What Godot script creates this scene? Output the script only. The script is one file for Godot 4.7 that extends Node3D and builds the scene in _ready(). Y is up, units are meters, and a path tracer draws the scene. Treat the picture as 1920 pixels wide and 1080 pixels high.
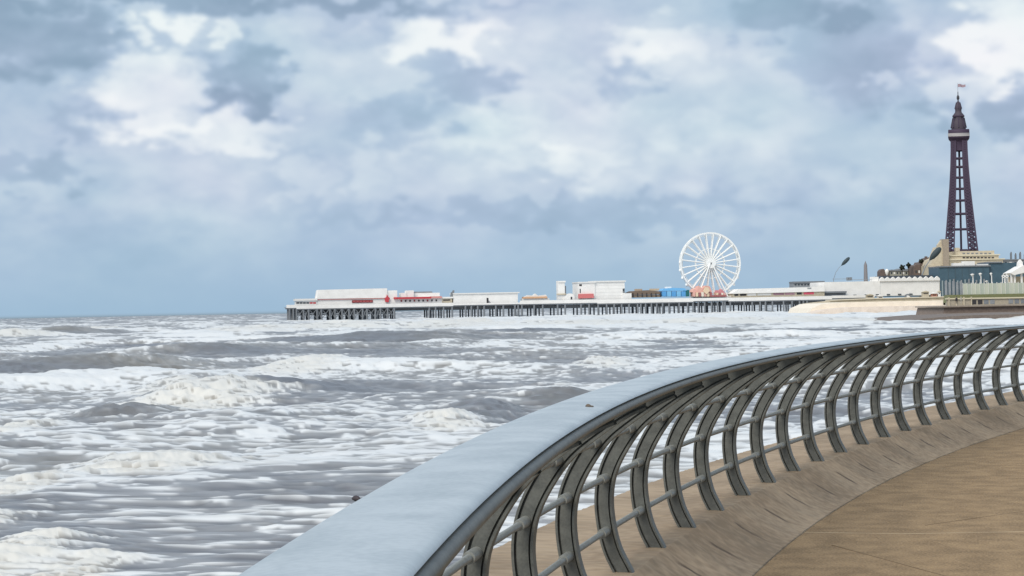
extends Node3D

# ------------------------------------------------------------------ view
const F := 3500.0          # focal length in pixels of a 1920 x 1080 picture
const EYE := 4.5           # eye height above the mean sea level (y = 0)
const BASE := 3.0          # foot of the railing
const PROM := 2.75         # paving of the promenade
var cam: Camera3D
var taken := {}
var org := {}

func numbered(called: String) -> String:
	if not taken.has(called):
		taken[called] = 0
		return called
	taken[called] += 1
	return "%s_%03d" % [called, taken[called]]

func thing(called: String, label: String, category: String, xf := Transform3D(), group := "") -> Node3D:
	var o := Node3D.new()
	o.name = numbered(called)
	o.transform = xf
	add_child(o)
	tag(o, label, category, group)
	return o

func tag(o: Node, label: String, category: String, group := "") -> void:
	o.set_meta("label", label)
	o.set_meta("category", category)
	if group != "":
		o.set_meta("group", group)

func part(parent: Node, called: String, mesh: Mesh, mat: Material, xf := Transform3D()) -> MeshInstance3D:
	var o := MeshInstance3D.new()
	o.name = called
	o.mesh = mesh
	o.material_override = mat
	o.transform = xf
	parent.add_child(o, true)
	return o

func structure(called: String, mesh: Mesh, mat: Material, label := "") -> MeshInstance3D:
	var o := part(self, called, mesh, mat)
	o.set_meta("kind", "structure")
	if label != "":
		o.set_meta("label", label)
		o.set_meta("category", called.replace("_", " "))
	return o

# ------------------------------------------------------------------ materials
func lin(r: float, g: float, b: float) -> Color:
	return Color(r, g, b).linear_to_srgb()

func plain(r: float, g: float, b: float, rough := 0.8, metal := 0.0) -> StandardMaterial3D:
	var m := StandardMaterial3D.new()
	m.albedo_color = lin(r, g, b)
	m.roughness = rough
	m.metallic = metal
	return m

func noise(seed_: int, freq: float, oct := 1) -> FastNoiseLite:
	var n := FastNoiseLite.new()
	n.seed = seed_
	n.noise_type = FastNoiseLite.TYPE_SIMPLEX_SMOOTH
	n.frequency = freq
	n.fractal_type = FastNoiseLite.FRACTAL_FBM if oct > 1 else FastNoiseLite.FRACTAL_NONE
	n.fractal_octaves = oct
	return n

# a mottled colour texture: two linear colours mixed by coarse and fine seamless noise
func mottled(seed_: int, a: Color, b: Color, coarse: float, fine: float, fine_share: float, size := 512) -> ImageTexture:
	var c := noise(seed_, coarse, 4).get_seamless_image(size, size).get_data()
	var f := noise(seed_ + 7, fine, 3).get_seamless_image(size, size).get_data()
	var data := PackedByteArray()
	data.resize(size * size * 3)
	var lut := PackedByteArray()
	lut.resize(768)
	for k in 256:
		var s := a.lerp(b, k / 255.0).linear_to_srgb()
		lut[k * 3] = int(clampf(s.r, 0, 1) * 255)
		lut[k * 3 + 1] = int(clampf(s.g, 0, 1) * 255)
		lut[k * 3 + 2] = int(clampf(s.b, 0, 1) * 255)
	for k in size * size:
		var v := int(c[k] * (1.0 - fine_share) + f[k] * fine_share)
		v = clampi((v - 128) * 2 + 128, 0, 255) * 3
		data[k * 3] = lut[v]
		data[k * 3 + 1] = lut[v + 1]
		data[k * 3 + 2] = lut[v + 2]
	return ImageTexture.create_from_image(Image.create_from_data(size, size, false, Image.FORMAT_RGB8, data))

func mottled_mat(seed_: int, a: Color, b: Color, coarse: float, fine: float, share: float, metres: float, rough: float, metal := 0.0, relief := 0.0) -> StandardMaterial3D:
	var m := StandardMaterial3D.new()
	m.albedo_texture = mottled(seed_, a, b, coarse, fine, share)
	m.uv1_triplanar = true
	m.uv1_world_triplanar = true
	m.uv1_scale = Vector3.ONE / metres
	m.roughness = rough
	m.metallic = metal
	if relief > 0.0:
		var im := noise(seed_ + 3, fine, 4).get_seamless_image(512, 512)
		im.bump_map_to_normal_map(relief)
		m.normal_enabled = true
		m.normal_texture = ImageTexture.create_from_image(im)
	return m

# ------------------------------------------------------------------ meshes
func quad(st: SurfaceTool, a: Vector3, b: Vector3, c: Vector3, d: Vector3) -> void:
	for p in [a, b, c, a, c, d]:
		st.add_vertex(p)

# a flat outline (x, y) pushed from z0 (front) back to z1
func prism(outline: PackedVector2Array, z0: float, z1: float) -> ArrayMesh:
	var st := SurfaceTool.new()
	st.begin(Mesh.PRIMITIVE_TRIANGLES)
	st.set_smooth_group(-1)
	if Geometry2D.is_polygon_clockwise(outline):
		outline.reverse()
	var tri := Geometry2D.triangulate_polygon(outline)
	var fr := []
	for k in range(0, tri.size(), 3):
		var p := [outline[tri[k]], outline[tri[k + 1]], outline[tri[k + 2]]]
		if (p[1] - p[0]).cross(p[2] - p[0]) > 0.0:
			p.reverse()
		for q in p:
			st.add_vertex(Vector3(q.x, q.y, z0))
		p.reverse()
		for q in p:
			st.add_vertex(Vector3(q.x, q.y, z1))
	var n := outline.size()
	for k in n:
		var a := outline[k]
		var b := outline[(k + 1) % n]
		quad(st, Vector3(a.x, a.y, z0), Vector3(a.x, a.y, z1), Vector3(b.x, b.y, z1), Vector3(b.x, b.y, z0))
	st.generate_normals()
	return st.commit()

func bx(parent: Node, called: String, mat: Material, x0: float, x1: float, y0: float, y1: float, z0: float, z1: float) -> MeshInstance3D:
	var b := BoxMesh.new()
	b.size = Vector3(absf(x1 - x0), absf(y1 - y0), absf(z1 - z0))
	return part(parent, called, b, mat, Transform3D(Basis(), Vector3((x0 + x1) / 2, (y0 + y1) / 2, (z0 + z1) / 2)))

func bar(parent: Node, called: String, mat: Material, a: Vector3, b: Vector3, r0: float, r1 := -1.0, sides := 8) -> MeshInstance3D:
	var c := CylinderMesh.new()
	c.bottom_radius = r0
	c.top_radius = r0 if r1 < 0.0 else r1
	c.height = a.distance_to(b)
	c.radial_segments = sides
	c.rings = 1
	var up := (b - a).normalized()
	var side := up.cross(Vector3.FORWARD if absf(up.z) < 0.9 else Vector3.RIGHT).normalized()
	return part(parent, called, c, mat, Transform3D(Basis(side, up, side.cross(up)), (a + b) / 2))

# a solid of revolution about y from (radius, height) pairs
func lathe(profile: Array, sides := 16, squash := 1.0) -> ArrayMesh:
	var st := SurfaceTool.new()
	st.begin(Mesh.PRIMITIVE_TRIANGLES)
	for k in profile.size() - 1:
		var p: Vector2 = profile[k]
		var q: Vector2 = profile[k + 1]
		for s in sides:
			var a := TAU * s / sides
			var b := TAU * (s + 1) / sides
			quad(st, Vector3(p.x * cos(a), p.y, p.x * sin(a) * squash), Vector3(p.x * cos(b), p.y, p.x * sin(b) * squash), Vector3(q.x * cos(b), q.y, q.x * sin(b) * squash), Vector3(q.x * cos(a), q.y, q.x * sin(a) * squash))
	st.generate_normals()
	return st.commit()

# a ring of square section in the x-y plane
func ring(radius: float, w: float, depth: float, steps := 72) -> ArrayMesh:
	var st := SurfaceTool.new()
	st.begin(Mesh.PRIMITIVE_TRIANGLES)
	st.set_smooth_group(-1)
	var sec := [Vector2(radius - w, -depth), Vector2(radius + w, -depth), Vector2(radius + w, depth), Vector2(radius - w, depth)]
	for k in steps:
		var a := TAU * k / steps
		var b := TAU * (k + 1) / steps
		for e in 4:
			var p: Vector2 = sec[e]
			var q: Vector2 = sec[(e + 1) % 4]
			quad(st, Vector3(p.x * cos(a), p.x * sin(a), p.y), Vector3(p.x * cos(b), p.x * sin(b), p.y), Vector3(q.x * cos(b), q.x * sin(b), q.y), Vector3(q.x * cos(a), q.x * sin(a), q.y))
	st.generate_normals()
	return st.commit()

# ------------------------------------------------------------------ upright frames in which far things are measured
# a frame is a vertical plane through two ground points; u runs to the right along it, z towards the sea front where the camera stands
func ray(px: float, py: float) -> Vector3:
	return cam.basis * Vector3((px - 960.0) / F, -(py - 540.0) / F, -1.0)

func frame(px0: float, d0: float, px1: float, d1: float) -> Dictionary:
	var a := Vector3((px0 - 960.0) / F * d0, 0, -d0)
	var b := Vector3((px1 - 960.0) / F * d1, 0, -d1)
	var u := (b - a).normalized()
	return {"o": a, "u": u, "n": Vector3(-u.z, 0, u.x) if Vector3(-u.z, 0, u.x).z > 0.0 else Vector3(u.z, 0, -u.x)}

func facing(px: float, d: float) -> Dictionary:
	return frame(px, d, px + 10.0, d)

# the same, square to the line of sight
func square(px: float, d: float) -> Dictionary:
	var a := atan((px - 960.0) / F)
	return {"o": Vector3((px - 960.0) / F * d, 0, -d), "u": Vector3(cos(a), 0, sin(a)), "n": Vector3(-sin(a), 0, cos(a))}

func loc(fr: Dictionary, px: float, py: float) -> Vector2:
	var r := ray(px, py)
	var e := Vector3(0, EYE, 0)
	var t: float = (fr.o - e).dot(fr.n) / r.dot(fr.n)
	var p := e + r * t
	return Vector2((p - fr.o).dot(fr.u), p.y)

# a thing standing in a frame with its base at the picture point px, py
func far_thing(fr: Dictionary, px: float, py: float, zoff: float, called: String, label: String, category: String, group := "") -> Node3D:
	var own := {"o": fr.o + fr.n * zoff, "u": fr.u, "n": fr.n}
	var q := loc(own, px, py)
	var t := thing(called, label, category, Transform3D(Basis(fr.u, Vector3.UP, fr.n), own.o + fr.u * q.x + Vector3.UP * q.y), group)
	org[t] = {"fr": own, "q": q}
	return t

func uv_of(t: Node3D, px: float, py: float) -> Vector2:
	var g: Dictionary = org[t]
	return loc(g.fr, px, py) - g.q

# a box given by its left, top, right and bottom in the picture plane of the thing's frame; z0 front, z1 back
func rb(t: Node3D, called: String, mat: Material, x0: float, y0: float, x1: float, y1: float, z0: float, z1: float, under: Node3D = null) -> MeshInstance3D:
	var c := (x0 + x1) / 2
	var yt := uv_of(t, c, y0).y
	var yb := uv_of(t, c, y1).y
	var a := uv_of(t, x0, y1).x
	var b := uv_of(t, x1, y1).x
	if under:
		var o := bx(under, called, mat, a, b, yb, yt, z0, z1)
		o.position -= under.position
		return o
	return bx(t, called, mat, a, b, yb, yt, z0, z1)

func poly(t: Node3D, called: String, mat: Material, pts: Array, z0: float, z1: float) -> MeshInstance3D:
	var o := PackedVector2Array()
	for k in range(0, pts.size(), 2):
		o.append(uv_of(t, pts[k], pts[k + 1]))
	return part(t, called, prism(o, z0, z1), mat)

# ------------------------------------------------------------------ the railing's line: x as a function of the distance d ahead (-z)
func line_x(d: float) -> float:
	if d < 0.0:
		return -0.8352 + 0.01255 * d
	if d > 34.0:
		return line_x(34.0) + (d - 34.0) * 0.653
	return ((-4.5485e-5 * d + 0.0117428) * d + 0.0125513) * d - 0.835193

var ln := []   # [arc length, point at y = 0, landward unit vector]

func make_line() -> void:
	var s := 0.0
	var last := Vector3(line_x(-7.0), 0, 7.0)
	var d := -7.0
	while d < 48.0:
		var p := Vector3(line_x(d), 0, -d)
		s += p.distance_to(last)
		last = p
		var t := (Vector3(line_x(d + 0.05), 0, -d - 0.05) - Vector3(line_x(d - 0.05), 0, -d + 0.05)).normalized()
		ln.append([s, p, Vector3(-t.z, 0, t.x)])
		d += 0.05

func on_line(s: float) -> Array:
	var k := clampi(ln.bsearch_custom(s, func(a, b): return a[0] < b), 1, ln.size() - 1)
	var f: float = clampf((s - ln[k - 1][0]) / maxf(ln[k][0] - ln[k - 1][0], 1e-5), 0, 1)
	return [ln[k - 1][1].lerp(ln[k][1], f), ln[k - 1][2].lerp(ln[k][2], f).normalized()]

# a closed section of (landward, up) points swept along the railing's line
func sweep(sec: PackedVector2Array, s0: float, s1: float, step: float, smooth := true) -> ArrayMesh:
	var n := int(ceil((s1 - s0) / step))
	var m := sec.size()
	var nor := PackedVector2Array()
	for k in m:
		var e := sec[(k + 1) % m] - sec[k]
		nor.append(Vector2(e.y, -e.x).normalized())
	var area := 0.0
	for k in m:
		area += sec[k].cross(sec[(k + 1) % m])
	var flip := -1.0 if area < 0.0 else 1.0
	var v := PackedVector3Array()
	var nn := PackedVector3Array()
	var ix := PackedInt32Array()
	for i in n + 1:
		var q := on_line(s0 + (s1 - s0) * i / n)
		for k in m:
			for e in 2:
				var c := (k + e) % m
				var p: Vector3 = q[0] + q[1] * sec[c].x + Vector3.UP * sec[c].y
				var w := nor[k]
				if smooth:
					var o := nor[(k + 1) % m] if e == 1 else nor[(k + m - 1) % m]
					if w.dot(o) > 0.5:
						w = (w + o).normalized()
				v.append(p)
				nn.append((q[1] * w.x + Vector3.UP * w.y) * flip)
	for i in n:
		for k in m:
			var a := i * m * 2 + k * 2
			var b := a + m * 2
			if flip > 0:
				ix.append_array([a, a + 1, b, a + 1, b + 1, b])
			else:
				ix.append_array([a, b, a + 1, a + 1, b, b + 1])
	return arrays(v, nn, ix)

func arrays(v: PackedVector3Array, n: PackedVector3Array, ix: PackedInt32Array, c := PackedColorArray()) -> ArrayMesh:
	var a := []
	a.resize(Mesh.ARRAY_MAX)
	a[Mesh.ARRAY_VERTEX] = v
	a[Mesh.ARRAY_NORMAL] = n
	if c.size():
		a[Mesh.ARRAY_COLOR] = c
	a[Mesh.ARRAY_INDEX] = ix
	var m := ArrayMesh.new()
	m.add_surface_from_arrays(Mesh.PRIMITIVE_TRIANGLES, a)
	return m

# a grid of points (row by row) with normals from its neighbours
func grid_mesh(v: PackedVector3Array, cols: int, c := PackedColorArray()) -> ArrayMesh:
	var rows := v.size() / cols
	var n := PackedVector3Array()
	n.resize(v.size())
	for i in rows:
		var up := maxi(i - 1, 0) * cols
		var dn := mini(i + 1, rows - 1) * cols
		var at := i * cols
		for j in cols:
			var w := (v[dn + j] - v[up + j]).cross(v[at + mini(j + 1, cols - 1)] - v[at + maxi(j - 1, 0)])
			n[at + j] = (w if w.y > 0.0 else -w).normalized()
	var ix := PackedInt32Array()
	ix.resize((rows - 1) * (cols - 1) * 6)
	var k := 0
	for i in rows - 1:
		for j in cols - 1:
			var a := i * cols + j
			ix[k] = a
			ix[k + 1] = a + cols
			ix[k + 2] = a + 1
			ix[k + 3] = a + 1
			ix[k + 4] = a + cols
			ix[k + 5] = a + cols + 1
			k += 6
	return arrays(v, n, ix, c)

# ------------------------------------------------------------------ sky
var sky_puffs := []
var sn1: FastNoiseLite
var sn2: FastNoiseLite
var sn3: FastNoiseLite

# az, el in degrees; az 0 is straight ahead; the return value is a linear colour
func sky_color(az: float, el: float) -> Color:
	var a := deg_to_rad(az)
	var e := deg_to_rad(el)
	var dir := Vector3(sin(a) * cos(e), sin(e) * 1.9, -cos(a) * cos(e))
	var big := sn1.get_noise_3dv(dir * 100.0)
	var fine := sn2.get_noise_3dv(dir * 100.0)
	var hue := sn3.get_noise_3dv(dir * 100.0)
	var v := 0.20 + big * 0.50 + fine * 0.31
	var w := Vector2(az + fine * 1.5 + big * 0.5, el + hue * 0.25 + sn2.get_noise_3dv(dir * 100.0 + Vector3(50, 9, 3)) * 1.0)
	var near := 0.0
	for p in sky_puffs:
		var q: Vector2 = (w - p[0]) / p[1]
		var r := q.length_squared()
		if r < 4.0:
			v += p[2] * (1.1 if p[2] > 0.0 else 1.35) * exp(-r * r * r * 0.7)
	# low down the cloud bank thins into an even blue-grey
	var low := clampf(1.0 - (el - 0.2) / 3.4, 0.0, 1.0)
	v = lerpf(v, -0.06 + v * 0.25, low * low * 0.9)
	v = clampf(v, -0.75, 1.1)
	var c := Color(0.685, 0.762, 0.848)
	if v > 0.0:
		c = c.lerp(Color(0.905, 0.935, 0.95), minf(v, 1.1))
	else:
		c = c.lerp(Color(0.555, 0.645, 0.735), minf(-v * 1.25, 1.0))
	c.r += hue * 0.035 * (1.0 - low)
	c.b += hue * 0.012
	c = c.lerp(Color(0.595, 0.722, 0.818), low * 0.7)
	return c.srgb_to_linear()

func make_sky() -> ImageTexture:
	sn1 = noise(11, 0.075, 5)
	sn2 = noise(23, 0.34, 6)
	sn3 = noise(37, 0.06, 3)
	# main masses of the cloud cover, in pixels of the photograph: x, y, half width, half height, lightness
	for p in [[290, 185, 120, 70, 0.75], [430, 255, 130, 38, 0.6], [255, 72, 38, 22, 0.85], [362, 72, 42, 24, 0.7], [455, 60, 22, 12, 0.5],
			[840, 72, 110, 36, 0.6], [1240, 85, 95, 38, 0.5], [1040, 190, 170, 60, 0.2], [1340, 200, 210, 90, 0.3], [1100, 305, 60, 40, 0.3],
			[1890, 80, 90, 90, 0.75], [1640, 165, 36, 24, 0.6], [1780, 170, 60, 40, 0.3], [1300, 290, 330, 60, 0.22], [950, 250, 190, 50, 0.25], [570, 345, 46, 46, 0.25], [690, 320, 40, 50, 0.2],
			[60, 90, 190, 60, -0.6], [380, 12, 560, 22, -0.6], [475, 140, 66, 62, -0.5], [440, 195, 110, 20, -0.3], [885, 150, 70, 46, -0.45], [760, 225, 120, 40, -0.3],
			[1480, 35, 120, 34, -0.45], [1610, 110, 110, 90, -0.35], [1890, 225, 60, 55, -0.6], [1740, 215, 44, 26, -0.35], [90, 335, 90, 26, -0.35], [1050, 400, 420, 26, -0.3],
			[180, 240, 60, 50, -0.35], [1180, 150, 40, 40, -0.3], [300, 400, 260, 30, 0.12], [700, 150, 160, 60, 0.1], [1700, 330, 160, 40, 0.15], [640, 30, 260, 30, -0.15]]:
		var y0: float = 597.0 - 0.0187 * p[0]
		sky_puffs.append([Vector2((p[0] - 960.0) / 61.1, (y0 - p[1]) / 61.1), Vector2(p[2], p[3]) / 61.1, p[4]])
	var w := 1024
	var h := 512
	var data := PackedFloat32Array()
	data.resize(w * h * 3)
	var k := 0
	for y in h:
		var el := 90.0 - (y + 0.5) / h * 180.0
		for x in w:
			var az := (x + 0.5) / w * 360.0
			if az > 180.0:
				az -= 360.0
			var c := sky_color(az, maxf(el, 0.0)) if el > -2.0 else Color(0.2, 0.22, 0.24)
			data[k] = c.r
			data[k + 1] = c.g
			data[k + 2] = c.b
			k += 3
	var im := Image.create_from_data(w, h, false, Image.FORMAT_RGBF, data.to_byte_array())
	im.resize(4096, 2048, Image.INTERPOLATE_BILINEAR)
	# the same sky once more, finer, towards the sea front
	for side in [[0, 270], [3826, 270]]:
		var fw: int = side[1]
		var fh := 190
		var fine := PackedFloat32Array()
		fine.resize(fw * fh * 3)
		k = 0
		for y in fh:
			var el := 90.0 - (1024 - fh + 4 + y + 0.5) / 2048.0 * 180.0
			for x in fw:
				var az: float = (side[0] + x + 0.5) / 4096.0 * 360.0
				if az > 180.0:
					az -= 360.0
				var c := sky_color(az, maxf(el, 0.0))
				fine[k] = c.r
				fine[k + 1] = c.g
				fine[k + 2] = c.b
				k += 3
		im.blit_rect(Image.create_from_data(fw, fh, false, Image.FORMAT_RGBF, fine.to_byte_array()), Rect2i(0, 0, fw, fh), Vector2i(side[0], 1024 - fh + 4))
	return ImageTexture.create_from_image(im)

# ------------------------------------------------------------------ sea
var sea_d := PackedFloat32Array()
var sea_t := PackedFloat32Array()
var sea_v := []
var sea_c := []
var breakers := []
var w1: FastNoiseLite
var w2: FastNoiseLite
var w3: FastNoiseLite
var w4: FastNoiseLite
var w5: FastNoiseLite
var w6: FastNoiseLite
var w7: FastNoiseLite
var w8: FastNoiseLite
var w9: FastNoiseLite

func sea_row(i: int) -> void:
	var d := sea_d[i]
	var cols := sea_t.size()
	var v := PackedVector3Array()
	v.resize(cols)
	var col := PackedColorArray()
	col.resize(cols)
	var near := []
	for b in breakers:
		if absf(d - b.p.y) < b.reach:
			near.append(b)
	var calm := smoothstep(30.0, 110.0, d)            # the water lies lower under the wall
	var open := smoothstep(900.0, 1500.0, d)
	var surf := smoothstep(230.0, 560.0, d) * (1.0 - open)
	var spot := sea_d[i] - sea_d[maxi(i - 1, 0)]       # how far apart the rows are here
	var keep4 := clampf(1.6 - d * d / 15750.0 / 0.6, 0.0, 1.0)
	var keep3 := clampf(1.6 - d * d / 15750.0 / 2.6, 0.0, 1.0)
	var fx := lerpf(0.52, 1.0, smoothstep(50.0, 150.0, d))     # close under the wall the wind draws the foam out in lines
	var near9 := 1.0 - smoothstep(60.0, 120.0, d)
	var on6 := smoothstep(40.0, 80.0, d) * (1.0 - smoothstep(220.0, 420.0, d))
	var on7 := smoothstep(120.0, 240.0, d) * (1.0 - smoothstep(700.0, 1200.0, d))
	var on8 := smoothstep(380.0, 650.0, d)
	for j in cols:
		var x := sea_t[j] * d
		var warp := w1.get_noise_2d(x, d)
		var a := w2.get_noise_2d(x * 0.6, d + warp * 6.0)
		var am := w5.get_noise_2d(x, d)
		# swell
		var s := 0.5 + 0.5 * sin((d * 0.94 - x * 0.33 + 16.0 * warp) * TAU / 37.0)
		s = s * s
		var s2 := 0.5 + 0.5 * sin((d * 0.8 + x * 0.6 + 9.0 * a) * TAU / 17.0)
		var amp := (0.25 + 0.85 * calm) * clampf(0.62 + am * 0.9, 0.1, 1.3)
		var h := amp * (s - 0.35) + 0.28 * (0.3 + 0.7 * calm) * (s2 * s2 - 0.35) + 0.17 * a
		# single waves, some of them breaking
		var dark := 0.0
		var surge := 0.0
		for q in near:
			var r: Vector2 = Vector2(x, d) - q.p
			var along: float = (r.x * q.c + r.y * q.s) / q.l
			if absf(along) > 2.2:
				continue
			var ragged := w9.get_noise_2d(x * q.k, d * q.k)
			var across: float = (r.x * q.s - r.y * q.c) / q.w + along * along * 0.35 + ragged * 0.3 + a * 0.5    # > 0 on the side of the wall
			var g := exp(-along * along * 1.3)
			var back := exp(-across * across * (0.35 if across < 0.0 else 1.1))
			h += q.h * g * back
			if q.foam > 0.0:
				surge = maxf(surge, g * smoothstep(-1.0, -0.15, across) * (1.0 - smoothstep(1.4, 3.2, across)) * q.foam)
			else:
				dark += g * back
		# finer water lies over that relief
		var dd := d + 2.6 * h
		var b3 := w3.get_noise_2d(x * 0.55 * fx + a * 1.2, dd + warp * 2.0)
		var c4 := w4.get_noise_2d(x * 0.5 * fx + b3 * 0.4, dd) * keep4
		var lace := 1.0 - 2.6 * absf(w3.get_noise_2d(x * 0.6 * fx + 400.0, dd * 0.8 + a * 2.0))
		var chop := 0.0
		var rise := 0.0
		if on6 > 0.0:
			var n6 := w6.get_noise_2d(x + a, dd * 0.7) * on6
			chop += n6
			rise += n6 * 0.08
		if on7 > 0.0:
			var n7 := w7.get_noise_2d(x + a * 2.0, dd * 0.8) * on7
			chop += n7
			rise += n7 * 0.14
		if on8 > 0.0:
			var n8 := w8.get_noise_2d(x, dd * 0.7) * on8
			chop += n8
			rise += n8 * 0.3
		var strand := w9.get_noise_2d(x * 0.24 + b3 * 0.5, dd * 1.4) * near9 if near9 > 0.0 else 0.0
		h += 0.12 * b3 * keep3 + 0.075 * c4 + 0.035 * strand + rise
		var f := 0.46 * a + 0.30 * b3 * maxf(keep3 - 0.6 * on7, 0.15) + 0.58 * c4 + 0.26 * strand + 0.42 * am + 0.27 * lace * maxf(keep3 - 0.6 * on7, 0.1) + 0.36 * chop - 0.09
		f += 0.30 * (s - 0.45) * calm * smoothstep(-0.1, 0.4, am) + 0.34 * surf * smoothstep(-150.0, -10.0, x) - 0.10 * open + 0.14 * smoothstep(-12.0, 25.0, x - d * 0.02) * smoothstep(60.0, 120.0, d)
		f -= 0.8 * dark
		var cream := 0.0
		if surge > 0.02:
			var froth := w9.get_noise_2d(x * 0.9, dd) if d < 160.0 else (w6.get_noise_2d(x, dd) if d < 300.0 else w7.get_noise_2d(x, dd))
			cream = clampf((surge + 0.4 * b3 + 0.35 * froth + 0.25 * a) * 1.5 - 0.32, 0.0, 1.0) * minf(surge * 3.0, 1.0)
			f += cream * (0.46 + 1.1 * froth + 0.4 * c4 + 0.3 * lace * 0.3)
			h += cream * (0.055 * froth + 0.08 * b3)
		f = 0.20 * smoothstep(-0.5, 0.0, f) + 0.80 * smoothstep(0.03, 0.20, f)
		var water := Color(0.118, 0.122, 0.138).lerp(Color(0.150, 0.140, 0.125), clampf(0.5 + am, 0, 1)).lerp(Color(0.30, 0.275, 0.235), cream)
		var white := Color(0.70, 0.71, 0.712).lerp(Color(0.66, 0.645, 0.60), cream)
		col[j] = water.lerp(white, f)
		v[j] = Vector3(x, h, -d)
	sea_v[i] = v
	sea_c[i] = col

func breaker(px: float, py: float, half_px: float, w: float, h: float, foam: float, turn := 0.0) -> void:
	var d := F * EYE / (py - (597.0 - 0.0187 * px))
	breakers.append({"p": Vector2((px - 960.0) / F * d, d), "l": half_px / F * d, "w": w, "h": h, "foam": foam, "k": 0.5 / maxf(w * 0.5, 0.8), "c": cos(turn), "s": sin(turn), "reach": 5.0 * w + absf(sin(turn)) * half_px / F * d * 2.2 + 2.0})

func make_sea() -> ArrayMesh:
	w1 = noise(101, 1.0 / 60.0)
	w2 = noise(102, 1.0 / 13.0, 4)
	w2.fractal_gain = 0.62
	w3 = noise(103, 1.0 / 2.2, 3)
	w3.fractal_gain = 0.62
	w4 = noise(104, 1.0 / 0.62, 2)
	w5 = noise(105, 1.0 / 34.0, 2)
	w6 = noise(106, 1.0 / 1.5, 2)
	w6.fractal_gain = 0.6
	w7 = noise(107, 1.0 / 4.2, 2)
	w7.fractal_gain = 0.6
	w8 = noise(108, 1.0 / 12.0, 3)
	w8.fractal_gain = 0.6
	w9 = noise(109, 1.0 / 0.8, 3)
	w9.fractal_gain = 0.7
	# x, y of the wave's foot in the photograph, half length in its pixels; width and height in metres; foam
	for b in [[835, 790, 75, 2.2, 0.61, 1], [905, 775, 81, 2.5, 0.50, 0], [390, 745, 150, 4, 0.96, 1], [330, 722, 90, 5, 0.86, 0.8], [570, 695, 110, 6, 1.06, 0.9], [290, 866, 190, 2.4, 0.34, 1], [60, 800, 70, 3, 0.36, 0.9],
			[60, 905, 80, 2.2, 0.2, 1], [-30, 975, 90, 2.4, 0.2, 1], [60, 1030, 100, 1.8, 0.16, 1], [130, 1075, 90, 1.6, 0.14, 1], [-40, 1080, 130, 3, 0.2, 1],
			[40, 632, 90, 16, 1.44, 1], [130, 628, 81, 14, 1.18, 0], [190, 618, 60, 18, 1.34, 1], [480, 620, 130, 18, 1.34, 1], [640, 615, 150, 22, 1.44, 1], [850, 612, 160, 22, 1.25, 1], [1090, 608, 160, 22, 1.15, 1], [1330, 606, 170, 22, 1.06, 1], [1560, 604, 160, 16, 0.77, 1],
			[130, 702, 283.5, 7, 0.92, 0], [400, 664, 162, 9, 1.18, 0], [700, 642, 229.5, 11, 1.09, 0], [240, 776, 108, 3.2, 0.59, 0], [960, 626, 162, 12, 0.84, 0], [560, 735, 175.5, 5, 0.59, 0], [1120, 690, 70, 5, 0.58, 0.6], [1060, 755, 81, 2.6, 0.42, 0], [1500, 625, 189, 10, 0.76, 0]]:
		breaker(b[0], b[1], b[2], b[3], b[4], b[5])
	var d := 20.0
	while d < 14000.0:
		sea_d.append(d)
		var step := d * d / (F * EYE) * 1.5
		step = minf(step, 0.34 if d < 100.0 else (0.5 if d < 200.0 else (0.8 if d < 330.0 else (2.0 if d < 600.0 else (4.5 if d < 1100.0 else (25.0 if d < 2500.0 else 600.0))))))
		d += maxf(step, 0.08)
	var t := -2.2
	while t < 2.2:
		sea_t.append(t)
		t += 0.0007 if absf(t) < 0.32 else 0.0007 + (absf(t) - 0.32) * 0.14
	sea_v.resize(sea_d.size())
	sea_c.resize(sea_d.size())
	var job := WorkerThreadPool.add_group_task(sea_row, sea_d.size())
	WorkerThreadPool.wait_for_group_task_completion(job)
	var v := PackedVector3Array()
	var c := PackedColorArray()
	for i in sea_d.size():
		v.append_array(sea_v[i])
		c.append_array(sea_c[i])
	sea_v.clear()
	sea_c.clear()
	print("sea grid ", sea_d.size(), " x ", sea_t.size())
	return grid_mesh(v, sea_t.size(), c)

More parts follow.
